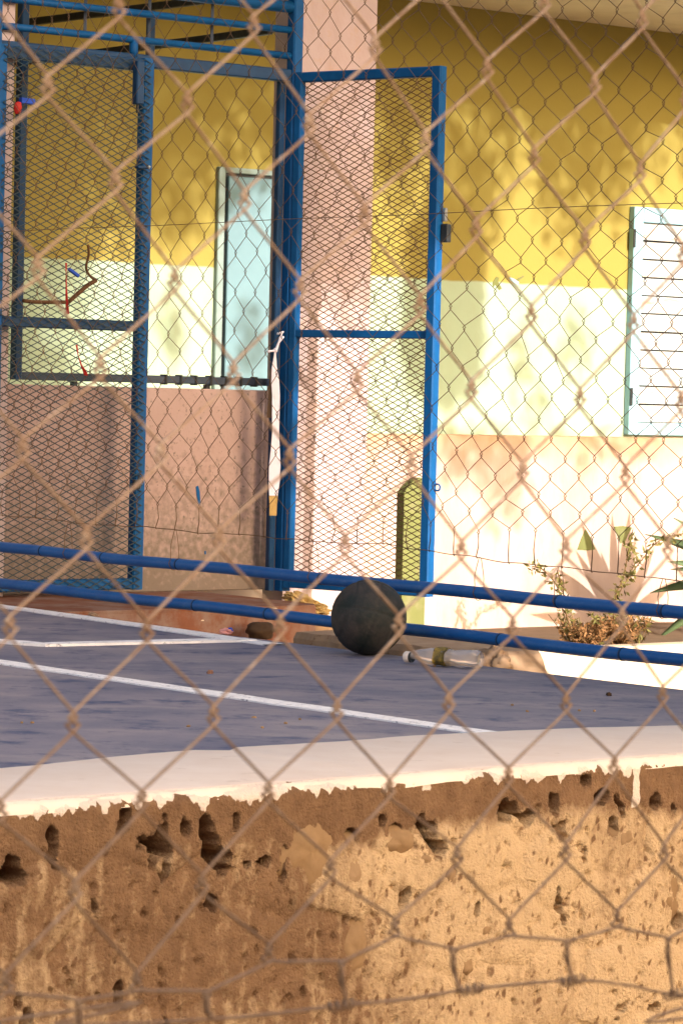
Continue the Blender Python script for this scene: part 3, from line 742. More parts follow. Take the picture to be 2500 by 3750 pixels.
# vine climbing up to the back fence
vn = thing('vine', WALL.pt(*WALL.uv(2245,2368,1.5),1.5), 'thin vine climbing from the planter up to the fence bottom wire', 'vine')
st = MB(); lf = MB()
for pts in ([(2245,2360),(2250,2200),(2282,2110),(2305,1990),(2312,1960)],[(2250,2200),(2298,2120),(2350,2050),(2400,1990),(2450,1965),(2500,1955)],[(2298,2110),(2330,2045),(2300,1990)],[(2060,2240),(2040,2150),(1985,2085),(1950,2075)],[(2120,2360),(2075,2260),(2060,2160),(2040,2090)]):
    P = spline([WALL.on(x,y,1.5) for x,y in pts], 8); st.tube(P, 0.0035, 5)
    for q in P:
        for k in range(3):
            leafy(lf, q+rv(0.012), rv()+Vector((0,0,-0.2)), random.uniform(.02,.045), random.uniform(.01,.018), rv())
obj('stem', st, M['stem'], vn); obj('leaf_mass', lf, M['weed'], vn, kind='stuff')

# ================================================================== GATE FRAME
gf = thing('gate_frame', GATE.pt(0,-0.05), 'blue welded gate frame with horizontal overhead pipes', 'gate frame')
def gbar(name, p, q, w, h, mt, parent=gf): return obj(name, MB().bar(p, q, w, h), mt, parent)
post_a = GATE.a(1050, 1100)
gf_o = Vector((0,0,0))
obj('post', MB().bar(GATE.pt(post_a+0.012,-0.05,0.0), GATE.pt(post_a+0.012,3.1,0.0), 0.052, 0.052, GATE.n), M['blue'], gf)
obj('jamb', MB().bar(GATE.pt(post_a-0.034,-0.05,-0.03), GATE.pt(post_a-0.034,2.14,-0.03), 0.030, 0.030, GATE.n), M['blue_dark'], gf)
aE = -2.2
def overhead(x0,y0,x1,y1,w,h,name,mt,off=0.0,round_=False):
    z = (GATE.z(x0,y0,off)+GATE.z(x1,y1,off))/2
    p, q = GATE.pt(aE,z,off), GATE.pt(post_a-0.016,z,off)
    mb = MB().tube([p,q], w/2, 12) if round_ else MB().bar(p,q,w,h)
    obj(name, mb, mt, gf, smooth=round_); return z
zA = overhead(75,0,1060,107,0.030,0.030,'overhead_pipe',M['blue'],0,True)
zB = overhead(0,88,1060,207,0.030,0.030,'overhead_pipe',M['blue'],0,True)
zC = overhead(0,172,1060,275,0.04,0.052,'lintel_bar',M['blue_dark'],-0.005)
overhead(800,0,1060,18,0.05,0.05,'overhead_pipe',M['blue'],0,True)
for x in (307,542,772):
    a = GATE.a(x,60,-0.04); obj('hanger_rod', MB().bar(GATE.pt(a,zB-0.01,-0.03), GATE.pt(a,3.0,-0.03), 0.013, 0.013), M['rail_metal'], gf)
a = GATE.a(490,150); obj('lintel_post', MB().tube([GATE.pt(a,zC,0.0), GATE.pt(a,zB,0.0)], 0.018, 12), M['blue'], gf, smooth=True)
# hinge-side post of the left leaf, at the left edge
a = GATE.a(-45, 1200); obj('post', MB().bar(GATE.pt(a,-0.05,0.0), GATE.pt(a,3.1,0.0), 0.052, 0.052, GATE.n), M['blue'], gf)

def expanded(pl, a0, a1, z0, z1, cw, ch, w, t, off):
    """expanded metal: staggered diamonds of flat strand"""
    mb = MB(); nr = int((z1-z0)/(ch/2)); ncol = int((a1-a0)/cw)+2
    P = lambda i,j: (a0 + (i + (0.5 if j%2 else 0.0))*cw + 0.0012*math.sin(j*0.7+i), z0 + j*ch/2)
    for j in range(nr):
        for i in range(-1, ncol):
            p = P(i,j)
            for q in (P(i,j+1), P(i+1,j+1)) if j%2 else (P(i-1,j+1), P(i,j+1)):
                if min(p[0],q[0]) < a0-0.001 or max(p[0],q[0]) > a1+0.001: continue
                mb.strip(pl.pt(p[0],p[1],off), pl.pt(q[0],q[1],off+0.001), w, t, pl.n)
    return mb

# ---- left leaf, closed
lf_root = thing('closed_gate_leaf', GATE.pt(GATE.a(250,2100,0.03),-0.04,0.03), 'closed left leaf of blue gate covered with expanded metal mesh', 'gate')
LO = 0.035
l1 = GATE.a(522, 1200, LO); l0 = GATE.a(-20, 1200, LO)
zl0 = GATE.z(520, 2158, LO); zl1 = GATE.z(520, 212, LO); zlm = GATE.z(300, 1187, LO)
obj('stile', MB().bar(GATE.pt(l1-0.01,zl0,LO), GATE.pt(l1-0.01,zl1,LO), 0.052, 0.045, GATE.n), M['blue'], lf_root)
obj('stile', MB().bar(GATE.pt(l0,zl0,LO), GATE.pt(l0,zl1,LO), 0.045, 0.045, GATE.n), M['blue'], lf_root)
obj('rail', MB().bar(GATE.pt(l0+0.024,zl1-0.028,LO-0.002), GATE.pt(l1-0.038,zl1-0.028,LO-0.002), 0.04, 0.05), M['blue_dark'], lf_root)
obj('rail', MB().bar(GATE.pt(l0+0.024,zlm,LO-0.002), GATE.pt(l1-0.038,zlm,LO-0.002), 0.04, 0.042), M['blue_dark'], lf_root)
obj('rail', MB().bar(GATE.pt(l0+0.024,zl0+0.024,LO-0.002), GATE.pt(l1-0.038,zl0+0.024,LO-0.002), 0.04, 0.045), M['blue'], lf_root)
obj('mesh_panel', expanded(GATE, l0, l1+0.012, zl0, zl1, 0.062, 0.0275, 0.0031, 0.003, LO+0.027), M['blue_mesh'], lf_root)
a = GATE.a(505, 300, 0.07); z = GATE.z(505, 300, 0.07)
bb = obj('bolt_box', MB().slab(GATE, a-0.025, a+0.012, z-0.09, z+0.085, 0.064, 0.10), M['blue_dark'], lf_root)
obj('bolt_pin', MB().tube([GATE.pt(a-0.008,z-0.125,0.082), GATE.pt(a-0.008,z-0.088,0.082)], 0.006, 8), M['black_metal'], bb)
a = GATE.a(518, 612, 0.07); z = GATE.z(518, 612, 0.07)
hs = obj('hasp', MB().slab(GATE, a-0.03, a+0.022, z-0.006, z+0.006, 0.064, 0.09), M['blue_dark'], lf_root)
obj('rivet', MB().blob(GATE.pt(a+0.02,z+0.002,0.094), 0.007,0.007,0.007,0.05), M['steel'], hs, smooth=True)
a = GATE.a(500, 1765, 0.07); z = GATE.z(500, 1765, 0.07)
pdk = thing('padlock', GATE.pt(a,z-0.03,0.075), 'small dark padlock hanging on the closed gate leaf edge', 'padlock')
obj('body', MB().slab(GATE, a-0.02, a+0.014, z-0.028, z+0.010, 0.066, 0.084), M['black_metal'], pdk)
obj('shackle', MB().tube([GATE.pt(a+0.016+0.012*math.cos(t),z+0.008+0.024*math.sin(t),0.075) for t in [k*math.pi/6-0.5 for k in range(9)]], 0.003, 6), M['black_metal'], pdk, smooth=True)
# ---- right leaf, open
rl = thing('open_gate_leaf', LEAF.pt(0.3,-0.04), 'open right leaf of blue gate with expanded metal mesh beside the pink column', 'gate')
r0 = LEAF.a(1078, 1200); r1 = LEAF.a(1592, 1200)
zr0 = LEAF.z(1300, 2168); zr1 = LEAF.z(1330, 254); zrm = LEAF.z(1300, 1223)
r1s = r1
obj('stile', MB().bar(LEAF.pt(r1s-0.01,zr0,0), LEAF.pt(r1s-0.01,zr1,0), 0.045, 0.048, LEAF.n), M['blue'], rl)
obj('stile', MB().bar(LEAF.pt(r0,zr0,0), LEAF.pt(r0,zr1,0), 0.036, 0.036, LEAF.n), M['blue'], rl)
obj('rail', MB().bar(LEAF.pt(r0+0.019,zr1-0.021,0), LEAF.pt(r1s-0.033,zr1-0.021,0), 0.038, 0.042), M['blue'], rl)
obj('rail', MB().bar(LEAF.pt(r0+0.019,zrm,0), LEAF.pt(r1s-0.033,zrm,0), 0.03, 0.032), M['blue'], rl)
obj('rail', MB().bar(LEAF.pt(r0+0.019,zr0+0.022,0), LEAF.pt(r1s-0.033,zr0+0.022,0), 0.038, 0.044), M['blue'], rl)
obj('mesh_panel', expanded(LEAF, r0-0.01, r1s+0.01, zr0, zr1, 0.0565, 0.0255, 0.0030, 0.003, -0.026), M['brown_wire'], rl)
z = LEAF.z(1630, 850); lk = obj('latch', MB().slab(LEAF, r1s+0.014, r1s+0.05, z-0.04, z+0.035, -0.03, 0.0), M['black_metal'], rl)
obj('keeper', MB().slab(LEAF, r1s+0.014, r1s+0.034, z+0.045, z+0.10, -0.024, -0.006), M['steel'], lk)
z = LEAF.z(1595, 1785); obj('eye', MB().tube([LEAF.pt(r1s+0.025+0.014*math.cos(t),z+0.014*math.sin(t),-0.01) for t in [k*math.pi/5 for k in range(11)]], 0.004, 6), M['blue'], rl, smooth=True)

# ---- grille standing on the parapet
gr = thing('parapet_grille', GATE.pt(-1.0, zt, PO-0.07), 'dark blue bar grille standing on the pink parapet', 'grille')
GO = PO-0.07
zg = GATE.z(700, 1392, GO)
ga0 = GATE.a(66, 1000, GO); ga1 = GATE.a(980, 1400, GO)
obj('bottom_rail', MB().bar(GATE.pt(ga0+0.02,zg,GO), GATE.pt(ga1,zg,GO), 0.03, 0.032), M['rail_metal'], gr)
obj('upright', MB().bar(GATE.pt(ga0,zg-0.016,GO), GATE.pt(ga0,3.0,GO), 0.036, 0.04, GATE.n), M['blue_dark'], gr)
a = GATE.a(527, 1200, GO); obj('upright', MB().bar(GATE.pt(a,zg+0.017,GO), GATE.pt(a,2.35,GO), 0.03, 0.03, GATE.n), M['blue_dark'], gr)
for x in (270,757):
    a = GATE.a(x,1405,GO); obj('foot', MB().bar(GATE.pt(a,zt-0.002,GO), GATE.pt(a,zg-0.017,GO), 0.024, 0.024, GATE.n), M['black_metal'], gr)
for k in range(7):
    a = GATE.a(600+k*55, 1390, GO)
    if a < ga1: obj('clip', MB().bar(GATE.pt(a,zg-0.021,GO), GATE.pt(a,zg+0.021,GO), 0.012, 0.040, GATE.n), M['black_metal'], gr)

# ================================================================== CHAIN LINK
def chainlink(knot, rows, cols, pl, r, e, k, mt, root, name, sides=6, seg=3, tail=None, jit=0.0):
    """knot(row, col) -> (a, z) or None; odd rows sit half a cell to the right of even rows with the same column"""
    r0, r1 = rows
    for c in range(cols[0], cols[1]+1):
        for fam in (0, 1):
            path = []
            for row in range(r0, r1+1):
                even = (row % 2 == 0)
                left = even if fam == 0 else (not even)
                if fam == 0: cc = c
                else: cc = c if not even else c+1
                kn = knot(row, cc)
                if kn is None: continue
                a, z = kn
                s = -1 if left else 1
                o1, o2 = (r, -r) if left else (-r, r)
                path.append(pl.pt(a + s*e*0.4, z + k*1.35, o1)); path.append(pl.pt(a + s*e, z + k*0.35, o1*0.6)); path.append(pl.pt(a + s*e, z - k*0.35, o2*0.6)); path.append(pl.pt(a + s*e*0.4, z - k*1.35, o2))
                if jit:
                    path[-1] += pl.n*random.gauss(0,jit)
            if len(path) < 4: continue
            if tail: 
                tp = tail(path[-1])
                if tp is not None: path += tp
            obj(name, MB().tube(spline(path, seg), r, sides), mt, root, smooth=True)

mix_z(M['rust_wire'], (0.17,0.10,0.06,1), 0.72, 0.50, 25, 0.06, 0.8)  # near wires darkened towards the bottom, shade put into their colour
# ---- near fence: knots read off the photograph, put on the plane of the fence
NK = {1:[(436,23),(929,86),(1374,166),(1784,247),(2177,304)],
 2:[(175,310),(686,373),(1133,448),(1558,511),(1956,568),(2343,626)],
 3:[(422,660),(895,729),(1334,781),(1743,832),(2142,872)],
 4:[(138,975),(640,1023),(1098,1055),(1537,1112),(1944,1147),(2320,1178)],
 5:[(367,1342),(855,1359),(1308,1394),(1726,1422),(2123,1451),(2492,1468)],
 6:[(83,1640),(588,1658),(1061,1675),(1506,1698),(1913,1721),(2289,1735)],
 7:[(315,1969),(801,1969),(1263,1991),(1689,2010),(2072,2005),(2445,2003)],
 8:[(36,2290),(538,2306),(1026,2290),(1459,2283),(1876,2292),(2276,2258)],
 9:[(267,2641),(781,2617),(1233,2600),(1643,2570),(2072,2570),(2426,2541)],
 10:[(0,2968),(518,2930),(982,2898),(1425,2885),(1860,2840),(2248,2802)],
 11:[(275,3260),(741,3236),(1211,3180),(1672,3134),(2071,3118),(2430,3118)],
 12:[(20,3600),(502,3595),(984,3491),(1445,3397),(1864,3397),(2258,3365)],
 13:[(290,3700),(757,3667),(1250,3555),(1660,3508),(2075,3477),(2445,3465)]}
obs = []
for row, lst in NK.items():
    for i, (x,y) in enumerate(lst):
        a, z = NEAR.uv(x,y); obs.append((row, i, a, z))
X_ = np.array([(1, i+0.5*(row%2), row, (i+0.5*(row%2))*row, row*row, (i+0.5*(row%2))**2) for row,i,a,z in obs if row < 13])
Ya = np.array([o[2] for o in obs if o[0] < 13]); Yz = np.array([o[3] for o in obs if o[0] < 13])
ca, *_ = np.linalg.lstsq(X_[:,:4], Ya, rcond=None); cz, *_ = np.linalg.lstsq(X_, Yz, rcond=None)
META = {(o[0],o[1]):(o[2],o[3]) for o in obs}
def near_knot(row, col):
    if (row,col) in META: return META[row,col]
    if row > 13: return None
    c = min(max(col+0.5*(row%2), -1), 7); ce = col+0.5*(row%2)
    rr = min(max(row,-2),13)
    a = ca @ np.array((1,ce,row,ce*rr))
    z = cz @ np.array((1,c,rr,c*rr,rr*rr,c*c)) + (row-rr)*(cz[2]+cz[4]*2*rr+cz[3]*c) + (ce-c)*(cz[1]+cz[3]*rr+2*cz[5]*c)
    random.seed(row*97+col*13)
    return a+random.uniform(-.002,.002), z+random.uniform(-.003,.003)
def near_bottom(p): 
    a = (p-NEAR.o).dot(NEAR.d); return NEAR.pt(a+0.004, p.z-0.012, 0.001)
bw = [NEAR.on(x,y) for x,y in ((-250,3780),(200,3760),(600,3745),(950,3720),(1250,3684),(1480,3662),(1728,3624),(2095,3592),(2300,3610),(2469,3644),(2650,3640),(2900,3660))]
nf = thing('near_chain_link_fence', NEAR.pt(0,-0.95), 'large rusty chain link fence close to the camera across the whole view', 'fence')
def tail_near(p):
    a = (p-NEAR.o).dot(NEAR.d)
    best = min(bw, key=lambda b: abs((b-NEAR.o).dot(NEAR.d)-a)); 
    i = sorted(bw, key=lambda b: (b-NEAR.o).dot(NEAR.d))
    zs_ = np.interp(a+0.004, [(b-NEAR.o).dot(NEAR.d) for b in i], [b.z for b in i])
    if p.z - zs_ < 0.004: return [NEAR.pt(a, p.z-0.004, 0)]
    return [NEAR.pt(a+0.002, (p.z+zs_)/2, 0.001), NEAR.pt(a+0.004, zs_, 0.002)]
chainlink(near_knot, (-11, 13), (-14, 20), NEAR, 0.00090, 0.0009, 0.0036, M['rust_wire'], nf, 'wire_strand', 6, 3, tail_near)
P = [bw[0] - NEAR.d*1.6] + bw + [bw[-1] + NEAR.d*1.8]
obj('bottom_wire', MB().tube(spline([p + Vector((0,0,0)) for p in P], 8), 0.00095, 6), M['rust_wire'], nf, smooth=True)
for b in (bw[4], bw[6], bw[7], bw[9]):                     # twisted ends on the bottom wire
    pts = [b + NEAR.d*(0.0012*k-0.011) + Vector((0,0,0.0026*math.sin(k*1.25))) + NEAR.n*0.0026*math.cos(k*1.25) for k in range(18)]
    obj('twist', MB().tube(spline(pts,2), 0.0007, 5), M['rust_wire'], nf, smooth=True)
# posts that hold it, outside the picture
for a in (-2.1, 2.5):
    obj('fence_post', MB().tube([NEAR.pt(a,-0.95,-0.03), NEAR.pt(a,1.75,-0.03)], 0.024, 12), M['rust_wire'], nf, smooth=True)

# ---- back fence
bf = thing('back_chain_link_fence', RAIL.pt(0,-0.95), 'fine brown chain link fence with two blue pipes along the far court edge', 'fence')
zu = (RAIL.z(0,2008)+RAIL.z(1250,2122)+RAIL.z(2500,2244))/3; zl = (RAIL.z(0,2137)+RAIL.z(1250,2279)+RAIL.z(2500,2420))/3
ra0, ra1 = -4.6, 2.35
PR = 0.0188
for zc, nm, jit in ((zu,'upper_pipe',0.002),(zl,'lower_pipe',0.002)):
    pts = [RAIL.pt(ra0+(ra1-ra0)*k/40, zc+jit*math.sin(k*0.9), 0) for k in range(41)]
    po = obj(nm, MB().tube(pts, PR, 20), M['blue_pipe'], bf, smooth=True)
    for x in ((155,380,655,1180,2050,2440) if zc == zu else (720,985,1840,2290)):
        a = RAIL.a(x,2100); obj('weld_ring', MB().tube([RAIL.pt(a-0.004,zc+jit*math.sin((a-ra0)/(ra1-ra0)*36),0), RAIL.pt(a+0.004,zc+jit*math.sin((a-ra0)/(ra1-ra0)*36),0)], PR+0.0012, 20), M['blue_dark'], po, smooth=True)
obj('top_pipe', MB().tube([RAIL.pt(ra0,2.44,0), RAIL.pt(ra1,2.44,0)], PR, 14), M['blue_pipe'], bf, smooth=True)
for a in (-3.6, 2.1):
    obj('fence_post', MB().tube([RAIL.pt(a,-0.95,-0.045), RAIL.pt(a,2.6,-0.045)], 0.025, 12), M['blue'], bf, smooth=True)
CW, CHH = 0.123, 0.112
zbot = 0.318
def back_knot(row, col):
    if row > 42: return None
    a = ra0 + (col+0.5*(row%2))*CW
    z = zbot + 0.075 + row*CHH/2*(1+0.12*min(1.4,max(0.0,1.1-a)))
    if z > 2.42: return None
    q = Vector((a*2.2, z*2.2, 0))
    sag = 0.030*mnoise.noise(q) + 0.012*mnoise.noise(q*4)
    random.seed(row*131+col*17)
    return a + sag + 0.25*mnoise.noise(Vector((a*0.6,z*0.8,4)))*0.12 + random.gauss(0,0.0035), z + 0.022*mnoise.noise(q+Vector((9,9,0))) + random.gauss(0,0.003)
ncol = int((ra1-ra0)/CW)-1
def zwire(a): return zbot + 0.018*mnoise.noise(Vector((a*1.7,0,3))) + 0.008*mnoise.noise(Vector((a*7,2,0))) - 0.02*max(0,a-0.2)
BK = lambda row, col: back_knot(42-row, col)
def tail_back(p):
    a = (p-RAIL.o).dot(RAIL.d); j = random.uniform(-.006,.006)
    return [RAIL.pt(a+j, (p.z*0.5+zwire(a)*0.5), random.uniform(-.003,.003)), RAIL.pt(a-j, zwire(a)+0.004, 0.002), RAIL.pt(a-j, zwire(a)-0.004, -0.002)]
chainlink(BK, (0,42), (0,ncol), RAIL, 0.00115, 0.0022, 0.0055, M['brown_wire'], bf, 'wire_strand', 5, 2, tail_back)
obj('bottom_wire', MB().tube([RAIL.pt(a_, zwire(a_), 0) for a_ in np.linspace(ra0, ra1, 260)], 0.0014, 5), M['brown_wire'], bf, smooth=True)
zt_w = 1.345
obj('tension_wire', MB().tube([RAIL.pt(a_, zt_w+0.008*mnoise.noise(Vector((a_*1.5,1,1))), 0.001) for a_ in np.linspace(ra0, ra1, 120)], 0.0012, 5), M['brown_wire'], bf, smooth=True)
random.seed(11)
for x in (250, 640, 1150, 1757, 2050, 2432):
    a = RAIL.a(x, 2080); zw = zwire(a); w = random.uniform(0.006,0.012)
    pts = [RAIL.pt(a-w*0.4, zw, 0.002), RAIL.pt(a-w, (zw+zu)/2, 0.012), RAIL.pt(a-w*0.6, zu+PR, 0.014), RAIL.pt(a-w*0.4, zu, PR+0.003), RAIL.pt(a, zu-PR-0.002, 0.004), RAIL.pt(a+w*0.4, zu, -PR-0.003), RAIL.pt(a+w*0.6, zu+PR, -0.012), RAIL.pt(a+w*1.2, (zw+zu)/2, -0.006), RAIL.pt(a+w*0.5, zw, 0)]
    obj('tie_wire', MB().tube(spline(pts, 4), 0.0012, 5), M['brown_wire'], bf, smooth=True)

# ================================================================== BALL
bc = at(1350, 2250, 10.30); BR = 139*10.30/FPX; bc.z = BR
mb = MB(); vs = []; nu, nv = 128, 80
def seam(d):
    """panel grooves of a moulded ball"""
    g = 1.0
    for n_, o_ in ((Vector((0.2,0.25,0.95)),0.0),(Vector((0.95,0.1,-0.3)),0.0),(Vector((0.1,0.97,0.2)),0.0),(Vector((0.95,0.1,-0.3)),0.62),(Vector((0.95,0.1,-0.3)),-0.62)):
        g = min(g, abs(d.dot(n_.normalized())-o_)/0.034)
    return min(1.0, g)
for j in range(nv+1):
    th = math.pi*j/nv
    for i in range(nu):
        ph = 2*math.pi*i/nu
        d = Vector((math.sin(th)*math.cos(ph), math.sin(th)*math.sin(ph), math.cos(th)))
        r_ = BR*(1 + 0.008*mnoise.noise(d*2.2)) - 0.0034*(1-seam(d))
        p = d*r_
        if p.z < -BR*0.992: p.z = -BR*0.992
        vs.append(bc + p)
mb.add(vs, [(j*nu+i, (j+1)*nu+i, (j+1)*nu+(i+1)%nu, j*nu+(i+1)%nu) for j in range(nv) for i in range(nu)])
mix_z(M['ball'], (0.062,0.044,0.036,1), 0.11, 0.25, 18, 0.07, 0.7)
layer(M['ball'], (0.007,0.013,0.011,1), 11, 0.46, 0.60, 0.85)
layer(M['ball'], (0.07,0.052,0.044,1), 60, 0.63, 0.70, 0.6)
obj('ball', mb, M['ball'], smooth=True, origin=(bc.x,bc.y,0), label='worn dark grey ball resting on the court against the lower blue pipe', cat='ball')

# ================================================================== LITTER
# plastic bottle lying on the court edge
b0 = at_z(1512, 2432, 0.0); b1 = at_z(1792, 2452, 0.0)
off_c = EDGE.n*0.03
b0 += off_c; b1 += off_c
ax = (b1-b0); BLn = ax.length; ax.normalize(); sx = Vector((-ax.y,ax.x,0))
bt = thing('plastic_bottle', (b0+b1)/2, 'crushed clear plastic bottle lying on its side right of the ball', 'bottle')
def lathe_lying(prof, squash, sides=20):
    mb = MB(); vs = []
    for t, r in prof:
        for k in range(sides):
            th = 2*math.pi*k/sides
            d = 1 + squash*mnoise.noise(Vector((t*28, math.cos(th)*1.5, math.sin(th)*1.5)))
            rz = r*d
            p = b0 + ax*t + sx*(math.cos(th)*rz*1.05); z = RB + math.sin(th)*rz*0.9
            vs.append((p.x,p.y,max(z,0.002)))
    n = len(prof)
    mb.add(vs, [(i*sides+k,i*sides+(k+1)%sides,(i+1)*sides+(k+1)%sides,(i+1)*sides+k) for i in range(n-1) for k in range(sides)] + [tuple(range(sides)), tuple((n-1)*sides+sides-1-k for k in range(sides))])
    return mb
RB = 0.029
L_ = BLn
obj('body', lathe_lying([(0.024,0.013),(0.034,0.0135),(0.05,0.02),(0.075,0.0285),(L_*0.38,0.030),(L_*0.45,0.028),(L_*0.55,0.025),(L_*0.65,0.024),(L_*0.75,0.027),(L_*0.85,0.029),(L_*0.95,0.028),(L_*0.985,0.022)], 0.35), M['plastic'], bt, smooth=True)
RB2 = RB; RB = 0.022
obj('cap', lathe_lying([(0.0,0.0165),(0.002,0.0185),(0.016,0.0185),(0.018,0.0165)], 0.0), M['cap'], bt, smooth=True)
obj('cap_ring', lathe_lying([(0.0185,0.0175),(0.0235,0.0175)], 0.0), M['black_metal'], bt, smooth=True)
RB = RB2
obj('label_band', lathe_lying([(L_*0.42,0.0305),(L_*0.46,0.0300),(L_*0.52,0.0285),(L_*0.56,0.0272)], 0.35), M['label_black'], bt, smooth=True)
# crumpled yellow cloth at the step's corner
cp = at(1122, 2212, 13.75)
mb = MB(); vs = []; nu, nv = 46, 26
for j in range(nv+1):
    th = math.pi*j/nv
    for i in range(nu):
        ph = 2*math.pi*i/nu
        d = Vector((math.sin(th)*math.cos(ph), math.sin(th)*math.sin(ph), math.cos(th)))
        rid = 1 - abs(mnoise.noise(d*3.0+Vector((3,1,2))))*1.3
        k = 0.72 + 0.5*rid**2 - 0.25*abs(mnoise.noise(d*7))
        vs.append(cp + Vector((d.x*0.085*k + d.z*-0.03, d.y*0.06*k, d.z*0.042*k - d.x*0.022)))
mb.add(vs, [(j*nu+i, (j+1)*nu+i, (j+1)*nu+(i+1)%nu, j*nu+(i+1)%nu) for j in range(nv) for i in range(nu)])
obj('crumpled_cloth', mb, M['cloth'], origin=cp-Vector((0,0,0.05)), label='crumpled yellowish cloth at the right corner of the red step', cat='cloth')
# rubble under the cloth
p = cp - Vector((-0.02,-0.02,0.10)); obj('block', MB().blob(p, 0.09,0.07,0.07,0.3,1.5,8), M['kerb'], smooth=True, origin=p-Vector((0,0,0.07)), label='broken block below the yellowish cloth beside the red step', cat='rubble')
mb = MB(); mb.slab(GATE, st_a+0.08, st_a+0.36, -0.95, -0.215, 0.4, 0.75)
obj('footing', mb, M['kerb'], origin=GATE.pt(st_a+0.22,-0.95,0.57), label='low footing beside the right end of the red step', cat='footing')
def scrap(px, py, sx_, sy_, sz_, mt, name, label, cat, seed, group=None, z=0.0):
    p = at_z(px, py, z); 
    mb = MB().blob(p+Vector((0,0,sz_*0.6)), sx_, sy_, sz_, 0.6, 1.8, seed, seed, 12, 7, flat=-sz_*0.55)
    return obj(name, mb, mt, smooth=False, origin=p, label=label, cat=cat, group=group)
scrap(826,2324,0.03,0.02,0.012,M['pink_scrap'],'paper_scrap','crumpled pink scrap on the far court edge in front of the red step','scrap',5)
scrap(842,2318,0.010,0.010,0.010,M['blue_bit'],'plastic_scrap','tiny blue scrap beside the pink scrap on the court edge','scrap',6)
scrap(770,2468,0.011,0.008,0.006,M['red_step'],'leaf_litter','small reddish brown dry leaf on the court left of centre','leaf',7)
scrap(2228,2549,0.010,0.008,0.006,M['dark_stone'],'pebble','dark pebble on the right part of the court','pebble',8)
scrap(340,2258,0.02,0.012,0.008,M['kerb'],'leaf_litter','small brown litter at the far left court edge','litter',9)
PEB = [(1930,2608),(2120,2605),(2175,2607),(1045,2652),(1098,2637),(930,2630),(118,2650),(80,2650),(1590,2442),(1875,2585),(960,2668),(690,2663)]
PLAB = ['right of the court line end','right of centre near the white strip','rightmost of the pale ones','just below the middle court line','under the middle of the long court line','left of centre beyond the white strip',
        'second from the left edge','nearest the left edge','right beside the plastic bottle','above the right pale ones','closest to the kink of the white strip','left, close to the white strip']
for i,(x,y) in enumerate(PEB):
    scrap(x,y,random.uniform(.003,.006),random.uniform(.003,.005),.003,M['grey_stone'],'pebble','tiny pebble on the court, '+PLAB[i],'pebble',20+i,'tiny pebbles on the court')

# ================================================================== THINGS TIED TO THE GATE
# white ribbon
RO = 0.06
rb = thing('ribbon', GATE.on(1010,1880,RO), 'long white fabric ribbon knotted to the gate post and hanging down', 'ribbon')
def ribbon_mesh(pts, pl, off, th=0.003):
    mb = MB(); vs = []
    for k,(xl,xr,y) in enumerate(pts):
        al, z = pl.uv(xl,y,off); ar, z2 = pl.uv(xr,y,off); w = 0.006*math.sin(k*1.3)
        vs += [pl.pt(al,z,off+w), pl.pt(ar,z2,off-w), pl.pt(ar,z2,off-w-th), pl.pt(al,z,off+w-th)]
    n = len(pts); fs = []
    for k in range(n-1):
        b = k*4; fs += [(b,b+4,b+5,b+1),(b+1,b+5,b+6,b+2),(b+2,b+6,b+7,b+3),(b+3,b+7,b+4,b)]
    fs += [(0,1,2,3), tuple((n-1)*4+3-k for k in range(4))]
    return mb.add(vs, fs)
obj('strip', ribbon_mesh([(1006,1012,1282),(1000,1014,1305),(994,1016,1345),(996,1020,1400),(1000,1022,1450),(996,1024,1520),(994,1025,1580),(992,1025,1640),(989,1024,1700),(987,1022,1760),(985,1018,1815)], GATE, RO), M['ribbon'], rb)
obj('stained_end', ribbon_mesh([(985,1018,1816),(985,1017,1850),(985,1014,1888)], GATE, RO), M['cloth'], rb)['label'] = 'yellow stained lower end'
obj('knot', MB().blob(GATE.on(1008,1282,RO), 0.010,0.010,0.009,0.3,2,2), M['ribbon'], rb, smooth=True)
for pts in ([(1010,1280),(1020,1255),(1038,1232)],[(1012,1282),(1030,1222),(1036,1216),(1015,1222)],[(1004,1284),(990,1285),(980,1288)]):
    obj('tie', MB().tube(spline([GATE.on(x,y,RO) for x,y in pts],4), 0.005, 6), M['ribbon'], rb, smooth=True)
# stick leaning behind the ribbon
p, q = GATE.on(998,1350,0.03), GATE.on(985,1530,0.03)
obj('wooden_stick', MB().bar(p, q, 0.020, 0.016), M['wood'], origin=q, label='short bare wooden stick hanging behind the white ribbon', cat='stick')
# sticks and strips caught in the left leaf and grille
TO = 0.085
br = thing('dry_branch', GATE.on(245,1108,TO), 'forked dry branch caught in the closed gate leaf mesh', 'branch')
obj('limb', MB().tube(spline([GATE.on(x,y,TO) for x,y in ((85,1100),(130,1105),(200,1106),(250,1106))],4), 0.008, 7), M['twig'], br, smooth=True)
obj('limb', MB().tube(spline([GATE.on(x,y,TO) for x,y in ((250,1106),(285,1075),(320,1045),(352,1026))],4), 0.009, 7), M['twig'], br, smooth=True)
obj('twig', MB().tube(spline([GATE.on(x,y,TO) for x,y in ((350,1028),(330,1010),(318,990),(316,970),(325,930),(322,895))],4), 0.005, 6), M['twig'], br, smooth=True)
obj('red_strip', ribbon_mesh([(240,246,962),(239,247,1000),(240,247,1050),(243,247,1100),(245,251,1150)], GATE, TO+0.01), M['red'], origin=GATE.on(246,1150,TO), label='upper narrow red plastic strip hanging in the closed gate leaf', cat='strip', group='red strips on the gate')
obj('red_strip', ribbon_mesh([(278,284,1262),(283,291,1300),(294,302,1335),(308,316,1362),(312,319,1375)], GATE, TO+0.01), M['red'], origin=GATE.on(316,1375,TO), label='lower slanting red plastic strip below the middle rail of the gate leaf', cat='strip', group='red strips on the gate')
